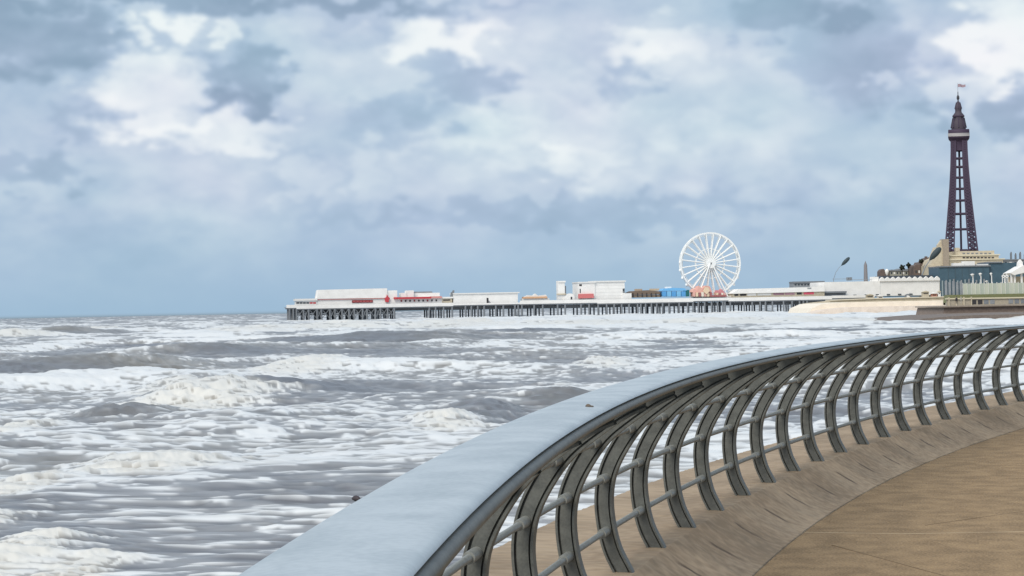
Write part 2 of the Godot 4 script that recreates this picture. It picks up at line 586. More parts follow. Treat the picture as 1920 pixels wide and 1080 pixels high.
# ------------------------------------------------------------------ promenade and railing
func make_promenade() -> void:
	var paving := mottled_mat(5, Color(0.335, 0.228, 0.122), Color(0.165, 0.108, 0.054), 0.014, 0.2, 0.6, 2.6, 0.9, 0.0, 1.6)
	var n := 260
	var cols := 60
	var v := PackedVector3Array()
	var fine := noise(61, 0.9, 3)
	for i in n + 1:
		var q := on_line(0.3 + (ln[ln.size() - 1][0] - 0.6) * i / n)
		for j in cols + 1:
			var r := 0.545 + 30.0 * pow(float(j) / cols, 2.2)
			var p: Vector3 = q[0] + q[1] * r
			v.append(Vector3(p.x, PROM + 0.004 * fine.get_noise_2d(p.x, p.z) - (0.05 if j == 0 else 0.0), p.z))
	structure("promenade", grid_mesh(v, cols + 1), paving, "sandy brown promenade paving inside the curved railing")
	# joints in the paving: shallow raised seams of sealant
	var seam := plain(0.44, 0.35, 0.24, 0.9)
	var tar := plain(0.13, 0.085, 0.045, 0.9)
	for pts in [[1690, 1001, 1925, 997], [1500, 998, 1690, 1001], [1560, 1022, 1790, 1085], [1735, 985, 1925, 958]]:
		var a := ground(pts[0], pts[1], PROM)
		var b := ground(pts[2], pts[3], PROM)
		var seam_part := bar(get_node("promenade"), "seam", seam if pts[0] == 1690 or pts[0] == 1500 else tar, a + Vector3.UP * -0.004, b + Vector3.UP * -0.004, 0.007, -1.0, 6)
	# the kerb that carries the railing: a cove rising from the paving to the foot of the bars, then the flat top out to the sea wall
	var kerb_mat := StandardMaterial3D.new()
	kerb_mat.vertex_color_use_as_albedo = true
	kerb_mat.roughness = 0.88
	var prof := PackedVector2Array()
	for k in 5:
		prof.append(Vector2(-1.0 + 0.1 * k, BASE - 0.02))
	for k in 12:
		var r := -0.54 + 0.64 * k / 11.0
		prof.append(Vector2(r, BASE - 0.02 + 0.02 * smoothstep(-0.5, -0.1, r)))
	for k in 32:
		var r := 0.11 + 0.45 * k / 31.0
		var e := (r - 0.11) / 0.45
		prof.append(Vector2(r, BASE - 0.245 * (1.0 - pow(maxf(1.0 - e, 0.0), 1.35))))
	prof.append(Vector2(0.562, PROM - 0.06))
	var kv := PackedVector3Array()
	var kc := PackedColorArray()
	var big := noise(71, 0.55, 4)
	var grain := noise(72, 10.0, 3)
	var rows := 2600
	var total: float = ln[ln.size() - 1][0] - 0.6
	for i in rows + 1:
		var s := 0.3 + total * i / rows
		var q := on_line(s)
		var since := fposmod(s - BAR0 - 0.60 * SPACE, SPACE)     # metres along from the last rust streak
		var nth := floorf((s - BAR0 - 0.60 * SPACE) / SPACE)
		for j in prof.size():
			var p: Vector3 = q[0] + q[1] * prof[j].x
			var m := 0.5 + big.get_noise_2d(p.x, p.z) * 0.8 + grain.get_noise_2d(p.x, p.z) * 0.75
			var c := Color(0.37, 0.28, 0.19).lerp(Color(0.225, 0.165, 0.108), clampf(m, 0, 1))
			# dark silt runs from weep holes, one to each bar
			var wob := big.get_noise_2d(nth * 7.3, 0.5)
			var off := absf(since - 0.30 - 0.16 * (prof[j].x - 0.3) - wob * 0.1)
			var run := smoothstep(0.042, 0.008, off + grain.get_noise_2d(p.x * 1.3, p.z) * 0.012) * smoothstep(0.20 + wob * 0.08, 0.25 + wob * 0.08, prof[j].x) * (1.0 - smoothstep(0.34 + wob * 0.15, 0.46, prof[j].x))
			c = c.lerp(Color(0.085, 0.06, 0.042), run)
			kv.append(Vector3(p.x, prof[j].y + 0.006 * grain.get_noise_2d(p.x * 0.6, p.z * 0.6) + (0.004 * big.get_noise_2d(p.x * 2.0, p.z * 2.0) if j < prof.size() - 1 else 0.0), p.z))
			kc.append(c)
	var kerb := thing("kerb_wall", "sandy concrete kerb wall curving under the foreground railing", "wall", Transform3D())
	part(kerb, "coping", grid_mesh(kv, prof.size(), kc), kerb_mat)
	var sea_face := PackedVector2Array([Vector2(-1.0, BASE - 0.03), Vector2(-1.0, BASE - 0.35), Vector2(-1.9, -3.0), Vector2(0.45, -3.0), Vector2(0.45, PROM - 0.1), Vector2(-0.5, PROM - 0.1), Vector2(-0.6, BASE - 0.03)])
	part(kerb, "sea_face", sweep(sea_face, 0.3, total, 0.5, false), mottled_mat(9, Color(0.40, 0.31, 0.21), Color(0.26, 0.2, 0.14), 0.02, 0.12, 0.5, 2.0, 0.9))

func ground(px: float, py: float, y: float) -> Vector3:
	var r := ray(px, py)
	return Vector3(0, EYE, 0) + r * ((y - EYE) / r.y)

const SPACE := 1.0745
const BAR0 := 0.508

func make_railing() -> void:
	var rail := thing("curved_railing", "grey steel railing of C-shaped bars with broad pale handrail along promenade", "railing", Transform3D())
	var steel := mottled_mat(31, Color(0.165, 0.170, 0.155), Color(0.098, 0.102, 0.094), 0.02, 0.11, 0.45, 0.9, 0.5, 0.25)
	var zinc := mottled_mat(33, Color(0.31, 0.32, 0.30), Color(0.20, 0.205, 0.19), 0.02, 0.11, 0.5, 0.5, 0.5, 0.25)
	var pale := mottled_mat(41, Color(0.53, 0.58, 0.605), Color(0.38, 0.435, 0.465), 0.008, 0.11, 0.4, 1.3, 0.36, 0.35)
	var end: float = ln[ln.size() - 1][0] - 1.0
	# broad handrail: a crowned plate with rolled edges
	var sec := PackedVector2Array()
	for p in [[0.346, 1.122], [0.336, 1.129], [0.337, 1.138], [0.350, 1.146], [0.40, 1.152], [0.47, 1.154], [0.52, 1.155], [0.555, 1.1535], [0.572, 1.151], [0.582, 1.146], [0.585, 1.139], [0.578, 1.134], [0.47, 1.130]]:
		sec.append(Vector2(p[0], BASE + p[1]))
	part(rail, "handrail", sweep(sec, 0.4, end, 0.2), pale)
	var edge := PackedVector2Array()
	for p in [[0.545, 1.132], [0.576, 1.132], [0.590, 1.126], [0.595, 1.116], [0.593, 1.105], [0.585, 1.098], [0.572, 1.097], [0.556, 1.102], [0.546, 1.112]]:
		edge.append(Vector2(p[0], BASE + p[1]))
	part(rail, "handrail_edge", sweep(edge, 0.4, end, 0.2), steel)
	# one bar: an I-section bent to a C
	var curve := [Vector2(0.09, -0.09), Vector2(0.045, 0.0), Vector2(-0.018, 0.13), Vector2(-0.052, 0.28), Vector2(-0.060, 0.43), Vector2(-0.034, 0.57), Vector2(0.035, 0.71), Vector2(0.14, 0.85), Vector2(0.27, 0.955), Vector2(0.40, 1.04), Vector2(0.50, 1.085), Vector2(0.54, 1.095)]
	var path := PackedVector2Array()
	for k in range(1, curve.size() - 2):
		for f in 4:
			path.append(curve[k].cubic_interpolate(curve[k + 1], curve[k - 1], curve[k + 2], f / 4.0))
	path.append(curve[curve.size() - 2])
	path.insert(0, curve[0])
	var bar_mesh := i_bar(path)
	var mids := [path_at(path, 0.235), path_at(path, 0.535), path_at(path, 0.815)]
	var s := BAR0
	var spots := []
	while s < end - 0.2:
		var q := on_line(s)
		var o: Vector3 = q[0] + Vector3.UP * BASE
		var land: Vector3 = q[1]
		part(rail, "baluster", bar_mesh, steel, Transform3D(Basis(land, Vector3.UP, land.cross(Vector3.UP)), o))
		spots.append(s)
		s += SPACE
	for m in mids:
		var c := PackedVector2Array()
		for k in 10:
			c.append(Vector2(m.x + 0.017 * cos(TAU * k / 10.0), BASE + m.y + 0.017 * sin(TAU * k / 10.0)))
		var tube := part(rail, "rail_tube", sweep(c, 0.45, end, 0.27), zinc)
		var sleeve := CylinderMesh.new()
		sleeve.top_radius = 0.026
		sleeve.bottom_radius = 0.026
		sleeve.height = 0.17
		sleeve.radial_segments = 14
		sleeve.rings = 1
		for sp in spots:
			var q := on_line(sp - 0.10)
			var land: Vector3 = q[1]
			part(tube, "sleeve", sleeve, zinc, Transform3D(Basis(land, land.cross(Vector3.UP), Vector3.UP), q[0] + land * m.x + Vector3.UP * (BASE + m.y)))

	# scraps the sea has left on the handrail
	var dark := plain(0.045, 0.035, 0.04, 0.7)
	for q in [[668, 938, 1.139, 0.007, 2.3, "small dark scrap lying on the seaward edge of the handrail", dark], [1103, 763, 1.154, 0.008, 2.0, "small brown scrap of weed lying on top of the handrail", plain(0.13, 0.10, 0.075, 0.8)]]:
		var t := thing("weed_scrap", q[5], "debris", Transform3D(Basis(Vector3.UP, 0.5), ground(q[0], q[1], BASE + q[2])), "")
		part(t, "lump", lathe([Vector2(0.002, -0.002), Vector2(q[3] * 0.9, 0.001), Vector2(q[3], q[3] * 0.5), Vector2(q[3] * 0.6, q[3] * 1.1), Vector2(0.001, q[3] * 1.3)], 10, q[4]), q[6])
		part(t, "frond", lathe([Vector2(0.001, 0.0), Vector2(q[3] * 0.5, q[3] * 0.15), Vector2(q[3] * 0.4, q[3] * 0.6), Vector2(0.001, q[3] * 0.7)], 8, 2.6), q[6], Transform3D(Basis(Vector3.UP, 0.6), Vector3(q[3] * 0.5, 0, q[3] * 1.6)))

func path_at(path: PackedVector2Array, y: float) -> Vector2:
	for k in path.size() - 1:
		if path[k + 1].y >= y:
			return path[k].lerp(path[k + 1], (y - path[k].y) / (path[k + 1].y - path[k].y))
	return path[path.size() - 1]

func i_bar(path: PackedVector2Array) -> ArrayMesh:
	# section in (across the bend, along the railing)
	var a := 0.050
	var b := 0.037
	var f := 0.012
	var g := 0.010
	var w := 0.027
	var half := [Vector2(-a, -b), Vector2(-a + f, -b), Vector2(-a + f, -0.005), Vector2(-a + f + g, -0.005), Vector2(-a + f + g, -w), Vector2(a - f - g, -w), Vector2(a - f - g, -0.005), Vector2(a - f, -0.005), Vector2(a - f, -b), Vector2(a, -b)]
	var sec := half.duplicate()
	for k in range(half.size() - 1, -1, -1):
		sec.append(Vector2(half[k].x, -half[k].y))
	var v := PackedVector3Array()
	var nn := PackedVector3Array()
	var ix := PackedInt32Array()
	var m := sec.size()
	for i in path.size():
		var t := (path[mini(i + 1, path.size() - 1)] - path[maxi(i - 1, 0)]).normalized()
		var n := Vector2(t.y, -t.x)       # landward across the bend
		if i == 0:
			n = Vector2(1, 0)
		for k in m:
			var e: Vector2 = sec[(k + 1) % m] - sec[k]
			var w2_ := Vector2(e.y, -e.x).normalized()
			if e.length() < 1e-6:
				w2_ = Vector2(1, 0)
			for c in 2:
				var q: Vector2 = sec[(k + c) % m]
				v.append(Vector3(path[i].x + n.x * q.x, path[i].y + n.y * q.x, q.y))
				nn.append(Vector3(n.x * w2_.x, n.y * w2_.x, w2_.y))
	for i in path.size() - 1:
		for k in m:
			var p := i * m * 2 + k * 2
			var q := p + m * 2
			ix.append_array([p, p + 1, q, p + 1, q + 1, q])
	return arrays(v, nn, ix)

# ------------------------------------------------------------------ far shore
var pier_fr: Dictionary
var m_white: StandardMaterial3D
var m_cream: StandardMaterial3D
var m_dark: StandardMaterial3D
var m_grey: StandardMaterial3D
var m_red: StandardMaterial3D
var m_pile: StandardMaterial3D
var m_glass: StandardMaterial3D
var m_roof: StandardMaterial3D

func far_mats() -> void:
	m_white = mottled_mat(201, Color(0.86, 0.845, 0.82), Color(0.76, 0.745, 0.72), 0.01, 0.06, 0.4, 30.0, 0.7)
	m_cream = mottled_mat(202, Color(0.62, 0.55, 0.42), Color(0.48, 0.42, 0.32), 0.015, 0.08, 0.5, 25.0, 0.85)
	m_dark = plain(0.035, 0.032, 0.036, 0.6)
	m_grey = mottled_mat(203, Color(0.30, 0.32, 0.34), Color(0.2, 0.215, 0.235), 0.015, 0.08, 0.5, 20.0, 0.8)
	m_red = plain(0.50, 0.045, 0.06, 0.6)
	m_pile = mottled_mat(204, Color(0.23, 0.25, 0.27), Color(0.15, 0.163, 0.185), 0.02, 0.09, 0.5, 9.0, 0.8)
	m_glass = plain(0.05, 0.06, 0.07, 0.15)
	m_roof = plain(0.72, 0.71, 0.69, 0.7)

func make_shore() -> void:
	far_mats()
	# land behind the sea front: one sheet that runs inland to the right
	var land := PackedVector3Array()
	for d in [458.0, 560.0, 700.0, 780.0, 800.0, 900.0, 1300.0, 2000.0, 4000.0]:
		var left := 812.0 if d < 790.0 else 600.0
		for x in [left / F * d, 0.6 * d, 2.5 * d]:
			land.append(Vector3(x, 2.9 if d < 750.0 else 3.6, -d))
	var land_mat := mottled_mat(205, Color(0.42, 0.37, 0.28), Color(0.3, 0.27, 0.2), 0.02, 0.1, 0.5, 14.0, 0.9)
	structure("ground", grid_mesh(land, 3), land_mat, "flat paved land behind the far sea front")
	# pale sand running up to the pier's landward end
	var bf := facing(1600, 770)
	var b := far_thing(bf, 1600, 592, 0.0, "sand_beach", "pale sand bank below the landward end of the pier", "beach")
	var sand := mottled_mat(206, Color(0.76, 0.66, 0.57), Color(0.62, 0.53, 0.45), 0.012, 0.09, 0.5, 22.0, 0.95)
	poly(b, "upper_bank", mottled_mat(207, Color(0.84, 0.77, 0.66), Color(0.74, 0.67, 0.57), 0.012, 0.09, 0.5, 22.0, 0.95), [1522, 578, 1542, 569.5, 1600, 566.5, 1768, 563, 1772, 600, 1510, 604], 0, -60)
	poly(b, "lower_bank", sand, [1500, 590, 1530, 581, 1580, 576, 1768, 572, 1770, 604, 1490, 604], 22, -1)
	b.set_meta("kind", "structure")
	var lw := far_thing(facing(1660, 860), 1660, 575, 0.0, "lower_promenade_wall", "pale cream wall along the sand below the entrance hall", "wall")
	poly(lw, "wall", m_cream, [1512, 569, 1560, 563.8, 1640, 560.4, 1790, 556.8, 1790, 580, 1512, 584], 0, -12)
	poly(lw, "capping", plain(0.66, 0.6, 0.48), [1556, 562.0, 1640, 558.8, 1790, 555.2, 1790, 557.0, 1640, 560.6, 1556, 564.0], 0.6, -12.5)
	# brown sea wall further along the promenade
	var wf := facing(1850, 450)
	var w := far_thing(wf, 1850, 600, 0.0, "far_sea_wall", "brown sea wall with dark coping beyond the foreground handrail", "wall")
	var stone := mottled_mat(208, Color(0.235, 0.185, 0.155), Color(0.155, 0.12, 0.10), 0.012, 0.12, 0.5, 6.0, 0.9)
	poly(w, "wall_face", stone, [1771, 577, 1990, 573, 1990, 620, 1760, 620], 0, -30)
	poly(w, "coping", mottled_mat(209, Color(0.30, 0.255, 0.21), Color(0.22, 0.18, 0.15), 0.012, 0.12, 0.5, 5.0, 0.9), [1766, 574.2, 1990, 569.6, 1990, 572, 1766, 576.6], 0.7, -30)
	poly(w, "apron", stone, [1690, 607, 1706, 597.5, 1760, 588, 1990, 582, 1990, 625, 1680, 625], 9.0, -0.2)
	var fs := far_thing(facing(1820, 392), 1820, 606, 0.0, "foreshore", "wet brown sand spit at the foot of the far sea wall", "beach")
	poly(fs, "sand", mottled_mat(210, Color(0.20, 0.16, 0.135), Color(0.125, 0.10, 0.085), 0.012, 0.12, 0.5, 4.0, 0.7), [1660, 611, 1688, 605.5, 1705, 601, 1740, 596.5, 1800, 592, 1990, 586.5, 1990, 640, 1650, 640], 0, -50)
	fs.set_meta("kind", "structure")
	# parapet with panels behind it
	var pf := facing(1850, 470)
	var p := far_thing(pf, 1850, 573, 0.0, "promenade_parapet", "low beige parapet with panels on top of the brown sea wall", "parapet")
	poly(p, "wall", mottled_mat(211, Color(0.44, 0.39, 0.31), Color(0.33, 0.3, 0.235), 0.015, 0.1, 0.5, 4.0, 0.9), [1776, 561, 1990, 557.5, 1990, 573, 1776, 576], 0, -1.0)
	poly(p, "capping", plain(0.62, 0.57, 0.42), [1774, 559, 1990, 555.5, 1990, 558, 1774, 561.5], 0.3, -1.3)
	for k in 14:
		var x := 1822.0 + 11.5 * k
		if k == 4 or k == 5:
			continue
		rb(p, "panel", m_dark if k < 2 else (m_grey if k % 3 == 0 else m_pile), x, 562.0 + 0.02 * (1850 - x), x + 8.5, 570.0 + 0.02 * (1850 - x), 0.06, -0.2)
	for k in 4:
		bx(p, "post", m_cream, loc(pf, 1778 + 14 * k, 560).x - org[p].q.x, loc(pf, 1780 + 14 * k, 560).x - org[p].q.x, 0, 2.3, 0.3, -0.1)
	# lawn bank and glazed windbreak
	var gf := facing(1850, 560)
	var lawn := far_thing(gf, 1850, 560, 0.0, "grass_bank", "strip of olive green grass bank behind the parapet", "grass bank")
	poly(lawn, "bank", mottled_mat(212, Color(0.20, 0.21, 0.10), Color(0.13, 0.14, 0.07), 0.015, 0.12, 0.5, 5.0, 0.95), [1779, 553, 1990, 549, 1990, 565, 1777, 568], 0, -6)
	lawn.set_meta("kind", "structure")
	var gl := far_thing(gf, 1850, 552, -3.0, "windbreak_fence", "long pale green panelled fence behind the grass bank", "fence")
	var tints := [plain(0.47, 0.50, 0.42, 0.4), plain(0.42, 0.46, 0.40, 0.4), plain(0.51, 0.53, 0.45, 0.4)]
	for k in 22:
		var x := 1806.0 + 8.0 * k
		rb(gl, "panel", tints[(k * 7) % 3], x, 531.0 + 0.019 * (1850 - x) + (k % 2) * 0.4, x + 7.4, 551.5 + 0.019 * (1850 - x), 0, -0.3)
		rb(gl, "post", m_roof, x - 0.6, 529.5 + 0.019 * (1850 - x), x, 551.5 + 0.019 * (1850 - x), 0.15, -0.4)
	for k in 5:
		var x := 1772.0 + 7.0 * k
		rb(gl, "panel", m_grey, x, 527.0 + 2.0 * (k % 2), x + 4.5, 553, 0, -0.3)
	# white posts and figures of the sea front garden
	var zf := facing(1850, 590)
	for a in [[1825, 513, 536, 3.4, "white flared lamp post nearest the pier side of the teal building"], [1840, 511.5, 538, 2.8, "white flared lamp post second from the pier side"], [1860, 511, 535, 2.2, "slim white lamp post standing alone before the teal building"], [1851, 526, 538, 3.0, "short white post between two lamp posts"]]:
		var t := far_thing(zf, a[0], a[2] + 14, 0.0, "lamp_post", a[4], "lamp post", "white posts on the sea front")
		var h: float = uv_of(t, a[0], a[1]).y
		part(t, "column", lathe([Vector2(0.28, 0), Vector2(0.2, h * 0.25), Vector2(0.14, h * 0.8), Vector2(0.2, h * 0.86)], 8), m_white)
		part(t, "head", lathe([Vector2(0.2, h * 0.86), Vector2(0.26 * a[3] * 0.6, h * 0.93), Vector2(0.34 * a[3] * 0.6, h * 0.97), Vector2(0.02, h)], 10), m_white, Transform3D(Basis().rotated(Vector3(0, 0, 1), 0.03), Vector3.ZERO))
	for a in [[1882, 512, 549, "white arched garden frame left of the white shelter"], [1888.5, 511, 549, "white arched garden frame touching the white shelter side"]]:
		var t := far_thing(zf, a[0], a[2], 0.0, "garden_arch", a[3], "arch", "white frames by the shelter")
		for s in [-1, 1]:
			bar(t, "post", m_white, Vector3(0.36 * s, 0, 0), Vector3(0.30 * s, 4.8, 0), 0.14)
		var hd := part(t, "head", ring(0.36, 0.16, 0.2, 20), m_white, Transform3D(Basis(), Vector3(0, 5.2, 0)))
		bar(t, "finial", m_white, Vector3(0, 5.5, 0), Vector3(0, uv_of(t, a[0], a[1]).y, 0), 0.12, 0.04)
	var sh := far_thing(zf, 1912, 552, -2.0, "white_shelter", "white gabled shelter on slim columns at the right edge", "shelter")
	poly(sh, "roof", m_white, [1893, 512, 1915, 499, 1950, 494, 1972, 510, 1960, 513, 1920, 511, 1900, 516], 1.0, -8)
	poly(sh, "cupola", m_white, [1912, 501, 1913, 492, 1917, 486, 1921, 492, 1922, 501], -2.0, -4)
	for x in [1896.0, 1902.0, 1915.0, 1928.0, 1941.0]:
		rb(sh, "column", m_white, x, 510.0, x + 3.2, 553.0, 0, -0.6)
	rb(sh, "back_wall", m_cream, 1899, 518, 1950, 553, -5, -6)
	# person leaning at the parapet
	var qf := facing(1793, 455)
	var ps := far_thing(qf, 1793.5, 569.5, 0.0, "person", "person in dark coat standing at the parapet above the brown wall", "person")
	part(ps, "body", person_mesh(), plain(0.03, 0.028, 0.034, 0.8))
	var ps2 := far_thing(qf, 1802, 569, -0.5, "person", "person in pale jacket standing right of the dark-coated person", "person")
	part(ps2, "body", person_mesh(), plain(0.42, 0.40, 0.34, 0.8))

func person_mesh() -> ArrayMesh:
	var st := SurfaceTool.new()
	st.begin(Mesh.PRIMITIVE_TRIANGLES)
	var body := lathe([Vector2(0.01, 1.74), Vector2(0.07, 1.72), Vector2(0.098, 1.63), Vector2(0.085, 1.54), Vector2(0.055, 1.49), Vector2(0.075, 1.45), Vector2(0.19, 1.40), Vector2(0.225, 1.32), Vector2(0.20, 1.12), Vector2(0.175, 1.0), Vector2(0.20, 0.86), Vector2(0.21, 0.76), Vector2(0.16, 0.72)], 14, 0.68)
	st.append_from(body, 0, Transform3D())
	for s in [-1.0, 1.0]:
		st.append_from(lathe([Vector2(0.095, 0.86), Vector2(0.085, 0.6), Vector2(0.062, 0.46), Vector2(0.06, 0.3), Vector2(0.042, 0.08), Vector2(0.06, 0.0)], 10), 0, Transform3D(Basis(), Vector3(0.095 * s, 0, 0)))
		st.append_from(lathe([Vector2(0.06, 0.0), Vector2(0.052, -0.28), Vector2(0.042, -0.5), Vector2(0.045, -0.8), Vector2(0.01, -0.68)], 10), 0, Transform3D(Basis(Vector3.BACK, 0.14 * s) * Basis(Vector3.RIGHT, -0.3), Vector3(0.2 * s, 1.36, 0)))
	return st.commit()

# ------------------------------------------------------------------ pier
func make_pier() -> void:
	pier_fr = frame(540, 985, 1545, 1035)
	var fr := pier_fr
	var t := far_thing(fr, 540, 600, 0.0, "pier", "long white-edged pier deck on dark iron piles over the surf", "pier")
	var segs := [[537, 571.5, 556, 577.5], [556, 570, 850, 576.5], [850, 568.3, 975, 571.2], [975, 562.5, 1120, 569], [1120, 560.3, 1300, 567.5], [1300, 558.5, 1366, 563.8], [1366, 556.5, 1560, 563.0], [1560, 553.6, 1640, 558.4]]
	for s in segs:
		var c: float = (s[0] + s[2]) / 2.0
		var k := 0.0
		# white fascia boards and the dark beam under them, each following the deck
		poly(t, "fascia", m_white, [s[0], s[1] + 0.017 * (c - s[0]), s[2], s[1] - 0.017 * (s[2] - c), s[2], s[3] - 0.019 * (s[2] - c), s[0], s[3] + 0.019 * (c - s[0])], 0.0, -0.5)
		poly(t, "deck", m_grey, [s[0], s[3] - 1.6 + 0.019 * (c - s[0]), s[2], s[3] - 1.6 - 0.019 * (s[2] - c), s[2], s[3] - 0.6 - 0.019 * (s[2] - c), s[0], s[3] - 0.6 + 0.019 * (c - s[0])], -0.5, -24.0)
		poly(t, "beam", m_pile, [s[0], s[3] + 0.019 * (c - s[0]), s[2], s[3] - 0.019 * (s[2] - c), s[2], s[3] + 2.0 - 0.019 * (s[2] - c), s[0], s[3] + 2.0 + 0.019 * (c - s[0])], -0.25, -0.9)
		poly(t, "beam", m_pile, [s[0], s[3] + 0.019 * (c - s[0]), s[2], s[3] - 0.019 * (s[2] - c), s[2], s[3] + 2.2 - 0.019 * (s[2] - c), s[0], s[3] + 2.2 + 0.019 * (c - s[0])], -11.0, -11.8)
	var piles := []
	for k in 16:
		piles.append(556.0 + 12.2 * k + 2.0 * sin(k * 2.7))
	piles.append_array([543, 550, 832, 848, 930, 944, 1002, 1018, 1152, 1180, 1211, 1232, 1300, 1346, 1396, 1411, 1426, 1470, 1486, 805, 817, 873, 884, 896, 908, 966, 972, 979, 1046, 1060, 1090, 1105, 1122, 1138, 1166, 1196, 1202, 1222, 1243, 1255, 1274, 1290, 1310, 1322, 1335, 1356, 1360, 1370, 1436, 1449, 1500, 1507, 1514])
	for x in piles:
		var top := uv_of(t, x, deck_y(x)).y
		var u := uv_of(t, x, 575).x
		for z in [-0.6, -11.4, -21.0]:
			bar(t, "pile", m_pile, Vector3(u, -2.5, z), Vector3(u, top, z), 0.5 if z > -1.0 else 0.42, -1.0, 8)
		bx(t, "cross_beam", m_pile, u - 0.3, u + 0.3, top - 1.1, top - 0.5, -0.9, -22.0)
	# diagonal bracing of the dense head of the pier
	for k in 15:
		var a: float = piles[k]
		var b: float = piles[k + 1]
		var ya := uv_of(t, a, deck_y(a)).y
		var ua := uv_of(t, a, 575).x
		var ub := uv_of(t, b, 575).x
		bar(t, "brace", m_pile, Vector3(ua, 0.2, -0.4), Vector3(ub, ya - 0.6, -0.4), 0.2, -1.0, 6)
		bar(t, "brace", m_pile, Vector3(ub, 0.2, -0.7), Vector3(ua, ya - 0.6, -0.7), 0.2, -1.0, 6)
		bar(t, "brace", m_pile, Vector3(ua, 2.6, -11.2), Vector3(ub, 2.6, -11.2), 0.3, -1.0, 6)
		bx(t, "landing_screen", m_pile, ua + 0.4, ub - 0.4, ya - 3.2, ya - 0.8, -11.6, -12.0)
	for s in [[740, 850], [850, 966], [966, 1046], [1046, 1196], [1196, 1274], [1274, 1436], [1436, 1560]]:
		var ya := uv_of(t, s[0], deck_y(s[0])).y
		bx(t, "girder", m_pile, uv_of(t, s[0], 575).x, uv_of(t, s[1], 575).x, ya - 2.4, ya - 0.5, -7.0, -7.6)
	# fun-fair buildings, seaward end first
	var a := far_thing(fr, 575, 572, -2.0, "pier_bar", "low white pier-end building with a dark window band", "building")
	rb(a, "wall", m_white, 555, 564.5, 594, 572, 0, -14)
	rb(a, "roof", m_roof, 553, 560, 595, 564, 0.6, -15)
	for k in 6:
		rb(a, "window", m_glass if k < 4 else m_red, 555.5 + 6.3 * k, 566.5, 561 + 6.3 * k, 569.5, 0.05, -0.3)
	a = far_thing(fr, 720, 572, -2.2, "theatre_building", "long white pier theatre with sloping-ended pale roof", "building")
	poly(a, "roof", m_white, [594, 560.5, 597, 543.5, 725.5, 540.5, 727, 558.5], 0.5, -18)
	poly(a, "wall", m_white, [594, 562, 846, 557, 846, 571, 594, 575], 0, -18)
	poly(a, "trim", plain(0.55, 0.2, 0.18), [594, 561.3, 722, 558.8, 722, 559.8, 594, 562.3], 0.62, 0.1)
	rb(a, "sign", plain(0.22, 0.03, 0.04), 660, 562.6, 699, 567.5, 0.3, -0.1)
	for k in 6:
		rb(a, "sign_panel", plain(0.42, 0.10, 0.10), 662 + 6.2 * k, 563.8, 666.5 + 6.2 * k, 566, 0.4, 0.28)
	rb(a, "stair_block", m_white, 727, 544.5, 745, 560, 0, -10)
	rb(a, "roof_block", m_white, 752, 549, 764, 560, -1, -10)
	rb(a, "roof_block", m_white, 763, 544.5, 776.5, 560, -1, -10)
	rb(a, "roof_block", m_grey, 776, 546.5, 812, 549, -3, -10)
	rb(a, "roof_block", m_white, 776, 549, 826, 558, -3, -10)
	poly(a, "emblem", m_red, [722, 566, 721, 559, 724, 557, 725, 552, 728, 557, 731, 559, 729, 563, 728, 567], 1.0, 0.4)
	rb(a, "canopy", m_red, 738, 556.8, 808, 560.4, 1.5, -0.2)
	rb(a, "canopy_edge", plain(0.62, 0.28, 0.26), 806, 555.5, 828, 559, 1.4, -0.2)
	for k in 9:
		rb(a, "opening", m_dark if k % 3 else plain(0.3, 0.05, 0.05), 751 + 8.2 * k, 562.4 - 0.12 * k, 754.0 + 8.2 * k, 566 - 0.12 * k, 0.06, -0.3)
	a = far_thing(fr, 838, 570, -2.0, "pier_kiosk", "small pale kiosk between the theatre and long shed", "kiosk")
	rb(a, "wall", m_cream, 829, 559, 848, 571, 0, -6)
	rb(a, "roof", m_white, 828, 556.5, 850, 559.5, 0.4, -6.4)
	rb(a, "counter_opening", m_dark, 831, 561.5, 844, 563.8, 0.06, -0.2)
	a = far_thing(fr, 848, 556.5, -3.0, "roof_figure", "dark figure-like ornament on the kiosk roof", "ornament")
	poly(a, "outline", m_pile, [844, 557, 845, 549, 848, 546.5, 849, 544, 852, 544.5, 851.5, 550, 850.5, 557], 0.4, -0.4)
	a = far_thing(fr, 911, 570, -2.0, "long_shed", "long plain white shed in the middle of the pier", "building")
	poly(a, "wall", m_white, [850, 551, 971, 549.0, 971, 568.5, 850, 570.5], 0, -12)
	poly(a, "roof", m_roof, [849, 549.7, 974, 547.4, 974, 549.6, 849, 552], 0.5, -12.6)
	rb(a, "door", m_dark, 912.5, 558.5, 916, 568.5, 0.06, -0.3)
	poly(a, "door_lean_to", m_grey, [916, 569, 916, 563, 921, 569], 0.5, 0.0)
	a = far_thing(fr, 1002, 563, -3.0, "market_stall", "low row of orange and cream stalls beside the long shed", "stall")
	rb(a, "counter", m_white, 979, 559.5, 1030, 564, 0, -4)
	rb(a, "awning", plain(0.66, 0.40, 0.24), 981, 556.2, 1026, 559.5, 0.6, -4)
	poly(a, "awning_top", m_roof, [984, 556.5, 990, 553.5, 1000, 554, 1004, 550.5, 1009, 554.5, 1024, 552.5, 1026, 556], -0.5, -4)
	a = far_thing(fr, 1053, 562, -2.0, "slide_tower", "narrow tall white tower standing on the pier deck", "tower")
	rb(a, "shaft", m_white, 1046.5, 529, 1059.5, 562, 0, -4.5)
	rb(a, "cap", m_white, 1045.8, 526.6, 1060.5, 529.5, 0.4, -4.9)
	rb(a, "ladder_box", m_pile, 1059.5, 536, 1062, 552, -0.5, -3)
	rb(a, "ledge", m_cream, 1044, 550.5, 1061, 552.5, 0.8, -1)
	a = far_thing(fr, 1067, 562.5, -1.5, "arched_kiosk", "small white arched kiosk right of the narrow tower", "kiosk")
